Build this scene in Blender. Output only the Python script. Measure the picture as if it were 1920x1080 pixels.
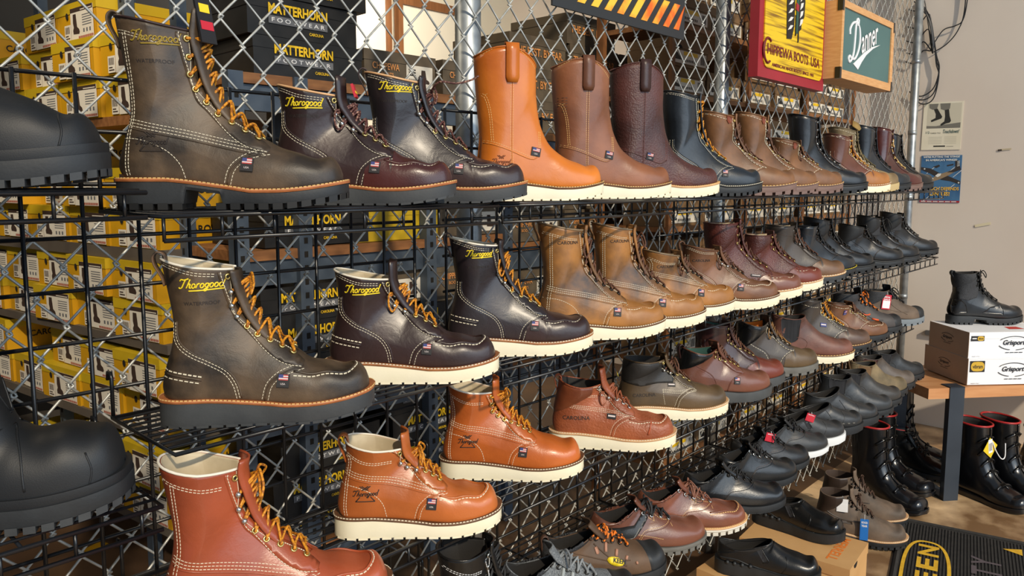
import bpy, bmesh, math, random
import numpy as np
from mathutils import Vector, Matrix, geometry
from mathutils.bvhtree import BVHTree
R = math.radians
random.seed(7)
SC = bpy.context.scene
COL = SC.collection
for o in list(bpy.data.objects): bpy.data.objects.remove(o)

# ---------------------------------------------------------------- camera, light, exposure
cam_d = bpy.data.cameras.new('camera'); cam = bpy.data.objects.new('camera', cam_d); COL.objects.link(cam)
cam_d.sensor_width = 36; cam_d.lens = 1415 / 1920 * 36; cam_d.shift_y = -44 / 1920; cam_d.clip_start = .02
cam.location = (0, -1.196, 1.25); cam.rotation_euler = (R(90 - 6.2), 0, R(43.3 - 90))
SC.camera = cam
W = bpy.data.worlds.new('daylight'); SC.world = W; W.use_nodes = True
W.node_tree.nodes['Background'].inputs[0].default_value = (.62, .78, 1, 1)
W.node_tree.nodes['Background'].inputs[1].default_value = .30
def light(kind, name, energy, color, loc=(0, 0, 0), d=None, size=None, sy=None):
    l = bpy.data.lights.new(name, kind); l.energy = energy; l.color = color
    o = bpy.data.objects.new(name, l); COL.objects.link(o); o.location = loc
    if d is not None: o.rotation_euler = Vector(d).to_track_quat('-Z', 'Y').to_euler()
    if size:
        l.size = size
        if sy: l.shape = 'RECTANGLE'; l.size_y = sy
    return o
sun = light('SUN', 'sun', 2.75, (1, .86, .66), (2, -5, 5), (.42, 1, -.72)); sun.data.angle = R(1.6)
light('AREA', 'storefront_window', 112, (.72, .86, 1), (1.6, -4.2, 1.9), (0.05, 1, -.12), 5.0, 2.4)
light('AREA', 'storage_lamp', 9, (1, .84, .62), (.1, 1.0, 2.5), (.55, .45, -.8), .5, .5)
light('AREA', 'back_wall_fill', 46, (1, .9, .76), (2.7, 2.1, 2.75), (.15, .55, -.8), 1.0, .6)  # unseen fill light added to brighten the back wall
VS = SC.view_settings; VS.view_transform = 'Standard'; VS.look = 'None'; VS.gamma = 1; VS.use_curve_mapping = False; VS.exposure = 0.07

# ---------------------------------------------------------------- helpers
def lin(c): return tuple((v / 255 / 12.92 if v / 255 <= .04045 else ((v / 255 + .055) / 1.055) ** 2.4) for v in c) + (1,)
MATS = {}
def mat(name, c1, c2=None, rough=.5, metal=0, scale=14, detail=6, bump=0, bscale=300, spec=.5, lo=.38, hi=.66, coat=0, stretch=None, bd=.0006, crease=0):
    if name in MATS: return MATS[name]
    m = bpy.data.materials.new(name); m.use_nodes = True; nt = m.node_tree; N = nt.nodes; L = nt.links
    b = N['Principled BSDF']; b.inputs['Roughness'].default_value = rough; b.inputs['Metallic'].default_value = metal
    b.inputs['Specular IOR Level'].default_value = spec; b.inputs['Coat Weight'].default_value = coat; b.inputs['Coat Roughness'].default_value = .2
    m.diffuse_color = lin(c1)
    b.inputs['Base Color'].default_value = lin(c1)
    tc = N.new('ShaderNodeTexCoord'); src = tc.outputs['Object']
    if stretch:
        mp = N.new('ShaderNodeMapping'); mp.inputs['Scale'].default_value = stretch; L.new(src, mp.inputs[0]); src = mp.outputs[0]
    if c2:
        n = N.new('ShaderNodeTexNoise'); n.inputs['Scale'].default_value = scale; n.inputs['Detail'].default_value = detail; L.new(src, n.inputs['Vector'])
        r = N.new('ShaderNodeValToRGB'); r.color_ramp.elements[0].position = lo; r.color_ramp.elements[1].position = hi
        r.color_ramp.elements[0].color = lin(c1); r.color_ramp.elements[1].color = lin(c2)
        L.new(n.outputs['Fac'], r.inputs[0]); L.new(r.outputs[0], b.inputs['Base Color'])
        q = N.new('ShaderNodeMapRange'); q.inputs['To Min'].default_value = rough - .07; q.inputs['To Max'].default_value = rough + .09
        L.new(n.outputs['Fac'], q.inputs[0]); L.new(q.outputs[0], b.inputs['Roughness'])
    if bump:
        n2 = N.new('ShaderNodeTexNoise'); n2.inputs['Scale'].default_value = bscale; n2.inputs['Detail'].default_value = 4; L.new(src, n2.inputs['Vector'])
        bp = N.new('ShaderNodeBump'); bp.inputs['Strength'].default_value = bump; bp.inputs['Distance'].default_value = bd
        L.new(n2.outputs['Fac'], bp.inputs['Height']); L.new(bp.outputs[0], b.inputs['Normal'])
        if crease:
            n3 = N.new('ShaderNodeTexNoise'); n3.inputs['Scale'].default_value = 34; n3.inputs['Detail'].default_value = 5; n3.inputs['Distortion'].default_value = .8; L.new(src, n3.inputs['Vector'])
            b2 = N.new('ShaderNodeBump'); b2.inputs['Strength'].default_value = crease; b2.inputs['Distance'].default_value = .004
            L.new(n3.outputs['Fac'], b2.inputs['Height']); L.new(bp.outputs[0], b2.inputs['Normal']); L.new(b2.outputs[0], b.inputs['Normal'])
    MATS[name] = m
    return m
def leather(name, c1=(60, 60, 60), c2=None, rough=.42, bump=.35, scale=11, bscale=420, lo=.34, hi=.66, crease=.22, **k):
    c2 = c2 or c1
    return mat(name, tuple(v * .74 for v in c1), tuple(v * .93 for v in c2), rough - .03, bump=bump, scale=scale, bscale=bscale, lo=lo, hi=hi, crease=crease, **k)
def pebble(name, c1, c2, rough=.42): return mat(name, tuple(v * .78 for v in c1), tuple(v * .95 for v in c2), rough, bump=.9, scale=9, bscale=240, bd=.0016, crease=.15)

class MB:
    def __init__(s): s.v = []; s.f = []; s.m = []
    def add(s, v, f, mi=0):
        n = len(s.v); s.v += [tuple(p) for p in v]; s.f += [tuple(i + n for i in q) for q in f]; s.m += [mi] * len(f)
    def box(s, x0, x1, y0, y1, z0, z1, mi=0, M=None):
        v = [(x, y, z) for z in (z0, z1) for y in (y0, y1) for x in (x0, x1)]
        if M is not None: v = [M @ Vector(p) for p in v]
        s.add(v, [(0, 2, 3, 1), (4, 5, 7, 6), (0, 1, 5, 4), (2, 6, 7, 3), (0, 4, 6, 2), (1, 3, 7, 5)], mi)
    def tube(s, pts, r, n=6, closed=False, mi=0, cap=True):
        pts = [Vector(p) for p in pts]; K = len(pts)
        if K < 2: return
        v = []; up = None
        for i, p in enumerate(pts):
            a = pts[(i - 1) % K] if closed or i > 0 else p; b = pts[(i + 1) % K] if closed or i < K - 1 else p
            t = (b - a)
            t = t.normalized() if t.length > 1e-9 else Vector((1, 0, 0))
            if up is None: up = Vector((0, 0, 1)) if abs(t.z) < .9 else Vector((0, 1, 0))
            u = up - t * up.dot(t)
            u = u.normalized() if u.length > 1e-6 else t.orthogonal().normalized()
            up = u; w = t.cross(u)
            rr = r[i] if isinstance(r, (list, tuple)) else r
            for k in range(n):
                a_ = 2 * math.pi * k / n; v.append(p + (u * math.cos(a_) + w * math.sin(a_)) * rr)
        f = []
        for i in range(K if closed else K - 1):
            j = (i + 1) % K
            for k in range(n): f.append((i * n + k, i * n + (k + 1) % n, j * n + (k + 1) % n, j * n + k))
        if cap and not closed: f.append(tuple(range(n))[::-1]); f.append(tuple((K - 1) * n + k for k in range(n)))
        s.add(v, f, mi)
    def prism(s, poly, y0, y1, mi=0, M=None):
        n = len(poly); v = [Vector((x, y0, z)) for x, z in poly] + [Vector((x, y1, z)) for x, z in poly]
        if M is not None: v = [M @ p for p in v]
        s.add(v, [tuple(range(n)), tuple(range(2 * n - 1, n - 1, -1))] + [(i, i + n, (i + 1) % n + n, (i + 1) % n) for i in range(n)], mi)
    def sphere(s, c, r, mi=0, nu=8, nv=5):
        v = [(c[0], c[1], c[2] + r)]
        for i in range(1, nv):
            for j in range(nu):
                a = math.pi * i / nv; b = 2 * math.pi * j / nu; v.append((c[0] + r * math.sin(a) * math.cos(b), c[1] + r * math.sin(a) * math.sin(b), c[2] + r * math.cos(a)))
        v.append((c[0], c[1], c[2] - r)); f = [(0, 1 + j, 1 + (j + 1) % nu) for j in range(nu)]
        for i in range(nv - 2):
            for j in range(nu): f.append((1 + i * nu + j, 1 + (i + 1) * nu + j, 1 + (i + 1) * nu + (j + 1) % nu, 1 + i * nu + (j + 1) % nu))
        f += [(len(v) - 1, 1 + (nv - 2) * nu + (j + 1) % nu, 1 + (nv - 2) * nu + j) for j in range(nu)]
        s.add(v, f, mi)
    def build(s, name, ms, parent=None, smooth=False, loc=None):
        me = bpy.data.meshes.new(name); me.from_pydata(s.v, [], s.f)
        for m in (ms if isinstance(ms, (list, tuple)) else [ms]): me.materials.append(m)
        if any(s.m): me.polygons.foreach_set('material_index', s.m)
        if smooth: me.polygons.foreach_set('use_smooth', [True] * len(me.polygons))
        me.update(); o = bpy.data.objects.new(name, me); COL.objects.link(o)
        if parent: o.parent = parent
        if loc: o.location = loc
        return o
def inst(name, me, parent=None, loc=(0, 0, 0), rot=None):
    o = bpy.data.objects.new(name, me); COL.objects.link(o); o.parent = parent; o.location = loc
    if rot: o.rotation_euler = rot
    return o
def tag(o, label, cat, group=None, kind=None):
    o['label'] = label; o['category'] = cat
    if group: o['group'] = group
    if kind: o['kind'] = kind
    return o
def empty(name, loc, rz=0, label=None, cat=None, group=None):
    o = bpy.data.objects.new(name, None); COL.objects.link(o); o.location = loc; o.rotation_euler = (0, 0, rz); o.empty_display_size = .05
    if label: tag(o, label, cat, group)
    return o
def struct(o): o['kind'] = 'structure'; return o
def copy_tree(o, parent=None):
    c = o.copy(); COL.objects.link(c)
    if parent: c.parent = parent
    for ch in list(o.children): copy_tree(ch, c)
    return c
def cr(P, n, closed=False):
    P = [np.array(p, float) for p in P]; K = len(P); out = []
    segs = K if closed else K - 1
    for i in range(segs):
        p0 = P[(i - 1) % K] if closed or i > 0 else 2 * P[0] - P[1]; p1 = P[i]; p2 = P[(i + 1) % K]; p3 = P[(i + 2) % K] if closed or i + 2 < K else 2 * P[-1] - P[-2]
        for t in np.linspace(0, 1, n, endpoint=False): out.append(.5 * (2 * p1 + (p2 - p0) * t + (2 * p0 - 5 * p1 + 4 * p2 - p3) * t * t + (3 * p1 - p0 - 3 * p2 + p3) * t ** 3))
    if not closed: out.append(P[-1])
    return out
def resample(pts, step):
    pts = np.array([tuple(p) for p in pts], float); d = np.r_[0, np.cumsum(np.linalg.norm(np.diff(pts, axis=0), axis=1))]
    n = max(2, int(d[-1] / step) + 1); s = np.linspace(0, d[-1], n)
    return np.stack([np.interp(s, d, pts[:, k]) for k in range(pts.shape[1])], -1)
_txt = {}
def text_mesh(s, bold=0, shear=0, space=1):
    k = (s, bold, shear, space)
    if k not in _txt:
        c = bpy.data.curves.new('t', 'FONT'); c.body = s; c.align_x = 'CENTER'; c.align_y = 'CENTER'; c.offset = bold; c.shear = shear; c.space_character = space; c.resolution_u = 3
        o = bpy.data.objects.new('t', c); COL.objects.link(o); dg = bpy.context.evaluated_depsgraph_get(); dg.update()
        me = bpy.data.meshes.new_from_object(o.evaluated_get(dg))
        _txt[k] = ([tuple(v.co) for v in me.vertices], [tuple(p.vertices) for p in me.polygons])
        bpy.data.objects.remove(o); bpy.data.meshes.remove(me)
    return _txt[k]
def add_text(mb, s, M, w=None, h=None, mi=0, **k):
    v, f = text_mesh(s, **k); a = np.array(v); sx = a[:, 0].max() - a[:, 0].min(); sy = a[:, 1].max() - a[:, 1].min()
    cx = (a[:, 0].max() + a[:, 0].min()) / 2; cy = (a[:, 1].max() + a[:, 1].min()) / 2
    kx = w / sx if w else h / sy; ky = h / sy if h else kx
    mb.add([M @ Vector(((p[0] - cx) * kx, (p[1] - cy) * ky, 0)) for p in v], f, mi)
def face_M(o, u, v):   # local x->u, y->v, z->normal
    u = Vector(u).normalized(); v = Vector(v).normalized(); n = u.cross(v)
    return Matrix(((u.x, v.x, n.x, o[0]), (u.y, v.y, n.y, o[1]), (u.z, v.z, n.z, o[2]), (0, 0, 0, 1)))
# cursive stroke letters: polylines in a unit cell
def _el(cx, cy, rx, ry, a0=0, a1=360, n=12): return [(cx + rx * math.cos(R(a0 + (a1 - a0) * i / n)), cy + ry * math.sin(R(a0 + (a1 - a0) * i / n))) for i in range(n + 1)]
SCR = {
 'T': (.75, [[(-.05, .8), (.05, 1.0), (.35, .93), (.8, 1.08)], [(.5, .95), (.38, .5), (.28, .1), (.1, -.02), (-.02, .12)]]),
 'D': (1.0, [[(.42, 1.1), (.36, .6), (.25, .12), (.05, -.12), (-.12, -.02), (-.02, .12), (.2, .02), (.55, .0), (.85, .3), (.9, .75), (.65, 1.1), (.3, 1.12), (.1, .9), (.2, .75)]]),
 'h': (.5, [[(.0, 0), (.12, .5), (.22, 1.0)], [(.06, .25), (.2, .5), (.34, .46), (.3, .2), (.34, 0), (.48, .08)]]),
 'o': (.46, [_el(.2, .25, .17, .25)]),
 'r': (.38, [[(.02, 0), (.1, .5)], [(.06, .3), (.18, .5), (.34, .48)]]),
 'g': (.46, [_el(.2, .27, .17, .23), [(.38, .5), (.33, .1), (.25, -.3), (.05, -.34), (0, -.2), (.4, .05)]]),
 'd': (.5, [_el(.2, .25, .17, .25), [(.5, 1.0), (.4, .4), (.38, .05), (.5, .04)]]),
 'a': (.5, [_el(.2, .25, .17, .25), [(.4, .5), (.36, .1), (.5, .04)]]),
 'n': (.52, [[(.02, 0), (.1, .5)], [(.05, .25), (.2, .5), (.34, .46), (.32, .1), (.5, .05)]]),
 'e': (.44, [[(.05, .22), (.36, .34), (.25, .5), (.1, .46), (.03, .2), (.15, 0), (.42, .12)]]),
}
def script(word, swash=True):
    x = 0; out = []
    for ch in word:
        w, st = SCR[ch]
        for p in st: out.append([(x + a + b * .25, b) for a, b in p])
        x += w
    if swash: out.append([(x * .22, -.3), (x * .6, -.26), (x + .1, -.2)])
    return x, out

# ---------------------------------------------------------------- shared materials
M_white = mat('cream_wedge', (232, 222, 190), (240, 231, 203), .55, scale=8, bump=.2, bscale=200)
M_blackrub = mat('black_rubber', (30, 32, 34), (40, 43, 46), .55, scale=20, bump=.3, bscale=260)
M_greyrub = mat('charcoal_rubber', (52, 54, 56), (62, 64, 65), .6, scale=20, bump=.3, bscale=260)
M_lugrub = mat('lug_rubber', (20, 21, 22), None, .6)
M_welt = mat('tan_welt', (150, 92, 50), (176, 112, 64), .5, scale=60)
M_weltdk = mat('brown_welt', (92, 60, 38), (112, 74, 46), .5, scale=60)
M_gold = mat('brass_eyelet', (214, 190, 120), None, .25, .9)
M_nickel = mat('nickel_hook', (205, 205, 200), None, .2, .95)
M_dkmetal = mat('dark_eyelet', (60, 58, 55), None, .35, .8)
M_lining = mat('lining_leather', (186, 170, 140), (205, 190, 160), .6, scale=30)
M_liningdk = mat('dark_lining', (34, 32, 31), None, .8, bump=.4)
M_rimw = mat('pale_binding', (226, 218, 200), (236, 228, 212), .55, scale=40)
M_thread = mat('white_thread', (226, 216, 190), None, .6)
M_threaddk = mat('dark_thread', (70, 52, 40), None, .6)
M_threadbr = mat('tan_thread', (224, 184, 118), None, .6)
M_yellow = mat('yellow_embroidery', (236, 208, 40), None, .5)
M_emboss = mat('debossed_leather', (42, 34, 30), None, .6)
M_lacegold = mat('gold_lace', (214, 142, 30), (150, 86, 18), .6, scale=260, detail=1, lo=.45, hi=.6)
M_lacebr = mat('brown_lace', (74, 46, 34), (110, 72, 52), .6, scale=300, detail=1)
M_lacemar = mat('maroon_fleck_lace', (74, 34, 32), (170, 130, 110), .6, scale=320, detail=1, lo=.5, hi=.72)
M_laceblk = mat('black_lace', (24, 24, 25), None, .6)
M_laceor = mat('orange_black_lace', (226, 120, 30), (40, 30, 24), .6, scale=110, detail=1, lo=.5, hi=.54)
M_tagblk = mat('black_tag', (26, 24, 26), None, .6)
M_red = mat('flag_red', (176, 60, 60), None, .6); M_flagw = mat('flag_white', (216, 204, 200), None, .6); M_blue = mat('flag_blue', (50, 60, 120), None, .6)
M_black = mat('black_enamel', (16, 18, 22), None, .32, spec=.6)
M_galv = mat('galvanized', (150, 156, 160), (186, 192, 194), .42, .75, scale=22, detail=8)
M_wire = mat('galvanized_wire', (168, 169, 164), (194, 193, 186), .42, .4, scale=40)

# ---------------------------------------------------------------- footwear builder (local: heel x=0, toe x=L, sole z=0, camera side -y)
FPTS = {
 'muck': ([(.108, .198), (.124, .186), (.145, .178), (.18, .172), (.24, .168), (.40, .166)], .108, .124),
 'lace': ([(.103, .185), (.125, .160), (.146, .142), (.165, .131), (.18, .126), (.2, .122), (.22, .1195), (.27, .118)], .103, .125),
 'pull': ([(.103, .183), (.122, .164), (.15, .149), (.18, .142), (.22, .138), (.34, .135)], .103, .122),
 'chelsea': ([(.10, .183), (.118, .162), (.135, .145), (.15, .133), (.165, .125), (.2, .119)], .10, .118),
 'low': ([(.088, .194), (.101, .174), (.114, .153), (.126, .134), (.140, .118)], .088, .101),
 'clog': ([(.090, .187), (.101, .168), (.111, .152), (.118, .142)], .090, .101)}
BPTS = {
 'muck': [(.04, .005), (.06, .002), (.1, .010), (.15, .013), (.25, .004), (.4, -.006)],
 'lace': [(.04, .006), (.06, .003), (.085, .008), (.115, .017), (.145, .021), (.185, .016), (.25, .006)],
 'pull': [(.04, .006), (.06, .003), (.1, .010), (.14, .011), (.2, .004), (.31, -.003)],
 'chelsea': [(.04, .006), (.06, .003), (.085, .008), (.115, .016), (.15, .018), (.2, .014)],
 'low': [(.04, .006), (.06, .003), (.08, .006), (.11, .013)], 'clog': [(.04, .006), (.06, .003), (.08, .004), (.1, .008)]}
WPTS = {'muck': [.046, .046, .047, .048, .049, .050, .052, .054, .057, .060], 'lace': [.038, .036, .036, .036, .036, .0365, .037, .039, .042, .046], 'pull': [.042, .042, .043, .044, .045, .046, .047, .048, .049, .050],
 'chelsea': [.038, .036, .036, .036, .036, .036, .036, .037, .038, .040], 'low': [.038, .036, .036, .036, .0355, .035, .0345, .034, .0335, .033], 'clog': [.039, .038, .037, .037, .0365, .036, .036, .0355, .035, .035]}

_eye = {}
M_hole0 = mat('eyelet_hole', (14, 12, 10), None, .9)
class Boot:
    def __init__(s, name, label, cat, group, x, y, z, yaw, H, L=.30, kind='lace', zh=.038, zb=.027, upper=None, lining=None, near=True, gap=True, th=1.0, tn=2.3, dip=None, drop=.018, wf=1.0, two=None, spring=.014, mid=None):
        s.root = empty(name, (x, y, z), yaw, label, cat, group)
        s.H, s.L, s.kind, s.zh, s.zb, s.near, s.spring = H, L, kind, zh, zb, near, spring
        s.dz = zb - .027; s.k = L / .30; s.gap = gap and kind in ('lace', 'low'); s.wf = wf
        fp, z6, z7 = FPTS[kind]; s.fp = [(a + s.dz, b) for a, b in fp]; z6 += s.dz; z7 += s.dz
        zt = zb + spring * .9
        K = [(.2955, zt, .2948, zt + .009 * th, .010, .3, .9, tn), (.292, zt - .001, .2895, zt + .023 * th, .023, .3, .9, tn), (.284, zt - .003, .279, zt + .034 * th, .034, .3, .9, tn),
             (.268, zb + .006, .259, zb + .044 * th, .0425, .3, .92, tn), (.245, zb + .002, .235, zb + .052 * th, .0475, .28, .93, tn), (.215, zb, .21, zb + .060 * th, .0495, .26, .93, 2.2),
             (.18, zb + .001, s.fx(z6), z6, .047, .26, .92, 2.2), (.145, zb + .004, s.fx(z7), z7, .042, .28, .9, 2.2)]
        if mid:
            for i, (fx_, fz_) in mid.items(): K[i] = (K[i][0], K[i][1], fx_, fz_) + K[i][4:]
        zm = (zh + zb) / 2 + .003
        Ft = H - drop; fr = [.22, .42, .55, .63, .69, .74, .80, .86, .93, 1.0]
        Bl = [(.105, zm), (.065, zh - .001), (.03, zh), (.012, zh + .002)]
        z0 = zh + .016
        Bl += [(s.bx(z0 + (H - z0) * q), z0 + (H - z0) * q) for q in (0, .14, .32, .52, .76, 1.0)]
        cc = [.31, .34, .36, .38, .40, .41, .42, .42, .42, .42] if kind in ('lace', 'low') else [.33, .38, .42, .45, .47, .48, .48, .5, .5, .5]; yy = [.9, .88, .8, .58, .30, .1, 0, 0, 0, 0]
        for i in range(10):
            fz = z7 + (Ft - z7) * fr[i]; K.append((Bl[i][0], Bl[i][1], s.fx(fz), fz, WPTS[kind][i], cc[i], yy[i], 2.2))
        n = 5 if near else 3; rows = np.array(cr(K, n)); s.n = n; s.rows = rows
        RR = len(rows); N = 24 if near else 14; s.N = N; nl = int(N * .33)
        if dip is None: dip = {'lace': .004, 'muck': .004, 'pull': -.024, 'chelsea': .012, 'low': .026, 'clog': .02}[kind]
        thr = (5.6 if kind == 'lace' else 5.2) * n; s.thr = int(thr)
        G = np.zeros((RR, N + 1, 3))
        for r in range(RR):
            bx_, bz, fx_, fz, w, c, y0, nn = rows[r]; y0 = min(max(y0, 0), 1); w = max(w, .003) * wf
            g = 0; nf = nn
            if kind in ('lace', 'low'): q = min(1, max(0, (r - 4.5 * n) / (3.5 * n))); nf = nn * (1 - q) + 1.28 * q
            if s.gap and r > thr: g = (.0105 + .0065 * (r - thr) / (RR - thr)) * (1.0 if kind == 'lace' else .85)
            pm = math.acos(min(1, (g / w)) ** (nf / 2)) if g else math.pi / 2
            bl = max(0, (r - (RR - 1 - 4 * n)) / (4 * n))
            for j in range(N + 1):
                if j <= nl:
                    ps = math.pi / 2 * (1 - j / nl); a = c - c * math.sin(ps) ** (2 / nn); yv = w * (y0 + (1 - y0) * math.cos(ps) ** (2 / nn))
                else:
                    ps = pm * (j - nl) / (N - nl); a = c + (1 - c) * math.sin(ps) ** (2 / nf); yv = w * max(0, math.cos(ps)) ** (2 / nf)
                if j == N and not g: yv = 0
                G[r, j] = ((bx_ + a * (fx_ - bx_)) * s.k, -yv * s.k, bz + a * (fz - bz) - dip * 4 * a * (1 - a) * bl ** 2)
        s.G = G; s.RR = RR
        V = np.concatenate([G.reshape(-1, 3), (G * [1, -1, 1]).reshape(-1, 3)]); M = N + 1; O = RR * M
        F = []
        for r in range(RR - 1):
            for j in range(N):
                F.append((r * M + j, r * M + j + 1, (r + 1) * M + j + 1, (r + 1) * M + j)); F.append((O + r * M + j, O + (r + 1) * M + j, O + (r + 1) * M + j + 1, O + r * M + j + 1))
        F.append(tuple(range(M)) + tuple(O + j for j in range(M - 2, 0, -1)) if False else tuple(range(M)))
        F.append(tuple(O + j for j in range(M))[::-1])
        s.bvh = BVHTree.FromPolygons([tuple(v) for v in V], F)
        bm = bmesh.new(); vs = [bm.verts.new(v) for v in V]
        for q in F:
            try: bm.faces.new([vs[i] for i in q]).smooth = True
            except ValueError: pass
        bmesh.ops.remove_doubles(bm, verts=bm.verts, dist=2e-5)
        bmesh.ops.recalc_face_normals(bm, faces=bm.faces)
        me = bpy.data.meshes.new('upper'); bm.to_mesh(me); bm.free()
        me.materials.append(upper); me.materials.append(lining or M_lining)
        s.upper = bpy.data.objects.new('upper', me); COL.objects.link(s.upper); s.upper.parent = s.root
        md = s.upper.modifiers.new('thickness', 'SOLIDIFY'); md.thickness = .003; md.offset = -1; md.material_offset = 1; md.material_offset_rim = 0
        s.mat = upper
    def fx(s, z): return float(np.interp(z, [a for a, b in s.fp], [b for a, b in s.fp]))
    def bx(s, z): return float(np.interp(z, [a for a, b in BPTS[s.kind]], [b for a, b in BPTS[s.kind]]))
    def zf(s, x):   # sole joint height
        t = x / s.L; zz = s.zh + (s.zb - s.zh) * min(1, max(0, (t - .22) / .36)) ** 1.2
        return zz + s.bot(x) * .9
    def bot(s, x): t = x / s.L; return s.spring * max(0, (t - .68) / .32) ** 1.6
    def S(s, r, j, off=0):   # point on the surface grid plus normal
        r = min(max(r, 0), s.RR - 1.001); j = min(max(j, 0), s.N - .001); i = int(r); q = int(j); a = r - i; b = j - q; G = s.G
        p = G[i, q] * (1 - a) * (1 - b) + G[i + 1, q] * a * (1 - b) + G[i, q + 1] * (1 - a) * b + G[i + 1, q + 1] * a * b
        dr = G[i + 1, q] - G[i, q]; dj = G[i, q + 1] - G[i, q]; n = np.cross(dj, dr); l = np.linalg.norm(n); n = n / l if l > 1e-12 else np.array([0, -1, 0])
        if n[1] > .2: n = -n
        return Vector(p + n * off), Vector(n)
    def side(s, x, z, sg=-1):
        h, n, i, d = s.bvh.ray_cast(Vector((x, sg * .3, z)), Vector((0, -sg, 0)))
        if h is None or h.y * sg < -.004:
            h, n, i, d = s.bvh.find_nearest(Vector((x, sg * .045, z)))
        if n.y * sg < 0 and abs(n.y) > .05: n = -n
        return h, n
    def top(s, x, y):
        h, n, i, d = s.bvh.ray_cast(Vector((x, y, .5)), Vector((0, 0, -1)))
        if h is None: h, n, i, d = s.bvh.find_nearest(Vector((x, y, .06)))
        return h, (n if n.z > 0 else -n)
    STUFF = ('stitching', 'seam_edges', 'welt_stitching', 'moc_stitching', 'tread', 'lettering', 'logo', 'stamp', 'stamped_script', 'side_stitching', 'heel_stitching', 'eyelets', 'lace_hooks', 'mould_seams', 'stamped_flag', 'sole_studs', 'side_vents', 'lace_loops', 'webbing_loops', 'tan_trim', 'orange_accents', 'lace_tabs')
    def add(s, mb, name, m, smooth=True, parent=None):
        o = mb.build(name, m, parent or s.root, smooth)
        if name in s.STUFF: o['kind'] = 'stuff'
        return o
    # sole -------------------------------------------------------
    def outline(s, e):
        P = [(s.G[r, 0][0], -s.G[r, 0][1]) for r in range(s.RR) if s.rows[r][6] > .02 or r < 4]
        P = [(P[0][0] + .0015, 0)] + P
        Q = []
        for p in P:
            if Q and p[0] > Q[-1][0] - 1e-5: continue
            Q.append(p)
        Q.append((Q[-1][0] - .001, 0)); Q = resample(Q, .004 if s.near else .008)
        T = np.gradient(Q, axis=0); T /= np.linalg.norm(T, axis=1)[:, None] + 1e-9; Nn = np.stack([-T[:, 1], T[:, 0]], -1) * -1
        Nn[0] = (1, 0); Nn[-1] = (-1, 0)
        out = Q + Nn * e; out[0, 1] = out[-1, 1] = 0; out[:, 1] = np.maximum(out[:, 1], 0)
        return out
    def slab(s, name, m, e, top, bot, bulge=.0008):
        o = s.outline(e); K = len(o); mb = MB(); v = []
        for x, y in o:
            zt = top(x); zb = min(bot(x), zt - .0005)
            for sg in (-1, 1): v += [(x, sg * max(0, y - .004), zt), (x, sg * y, zt - .0005), (x, sg * (y + bulge), (zt + zb) / 2), (x, sg * max(0, y - .0005), zb)]
        f = []
        for i in range(K - 1):
            a = i * 8; b = a + 8
            for q in range(3): f.append((a + q, a + q + 1, b + q + 1, b + q)); f.append((a + 4 + q, b + 4 + q, b + 5 + q, a + 5 + q))
            f.append((a + 3, a + 7, b + 7, b + 3)); f.append((a, b, b + 4, a + 4))
        mb.add(v, f); ob = s.add(mb, name, m, True)
        bm = bmesh.new(); bm.from_mesh(ob.data); bmesh.ops.remove_doubles(bm, verts=bm.verts, dist=1e-5); bmesh.ops.recalc_face_normals(bm, faces=bm.faces)
        bm.to_mesh(ob.data); bm.free()
        try: ob.data.set_sharp_from_angle(angle=R(40))
        except Exception: pass
        return ob
    def sole(s, style='wedge', m=None, welt=None, welt2=None, stitchm=None, tread=None, e=.006):
        m = m or M_white; lugh = {'wedge': .003, 'lug': .008, 'flat': .001}[style]
        L = s.L
        def bott(x):
            t = x / L; z = s.bot(x) + lugh
            if style == 'lug' and .30 < t < .46: z = s.zf(x) - .012
            return z
        top = s.zf
        if welt:
            s.slab('welt', welt, e + .0015, lambda x: s.zf(x) + .001, lambda x: s.zf(x) - .004); top = lambda x: s.zf(x) - .004
        if welt2:
            s.slab('midsole', welt2, e + .001, top, lambda x: s.zf(x) - .008); top = lambda x: s.zf(x) - .008
        s.slab('outsole', m, e, top, bott, .0012)
        o = s.outline(e + .0005); mb = MB(); d = np.r_[0, np.cumsum(np.linalg.norm(np.diff(o, axis=0), axis=1))]
        w, gp = {'wedge': (.016, .004), 'lug': (.013, .006), 'flat': (.02, .001)}[style]
        if not s.near: w *= 1.6; gp *= 1.6
        t = .002
        while t + w < d[-1]:
            A = [np.interp(t, d, o[:, k]) for k in (0, 1)]; B = [np.interp(t + w, d, o[:, k]) for k in (0, 1)]; t += w + gp
            if style == 'lug' and .29 < A[0] / L < .47: continue
            for sg in (-1, 1):
                I = []
                for p in (A, B): I += [(p[0], sg * p[1]), (p[0], sg * max(0, p[1] - .022))]
                v = [(q[0], q[1], s.bot(q[0]) + lugh + .001) for q in I] + [(q[0], q[1], s.bot(q[0])) for q in I]
                f = [(0, 2, 6, 4), (0, 4, 5, 1), (2, 3, 7, 6), (1, 5, 7, 3), (4, 6, 7, 5)]
                mb.add(v, f)
        s.add(mb, 'tread', tread or m, False)
        if stitchm:
            o = s.outline(e + .0012); P = [(x, -y, s.zf(x) + .0004) for x, y in o][2:]; P2 = [(x, -y, z) for x, y, z in P]
            mb = MB()
            for Q, sg in ((P, -1), (P2, 1)): s.dash(mb, [(Vector(p), Vector((.35 if p[0] > s.L * .85 else 0, sg * .6, .7)).normalized()) for p in resample(Q, .0058 if s.near else .010)], .0010 if s.near else .0012, .66)
            s.add(mb, 'welt_stitching', stitchm, False)
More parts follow.
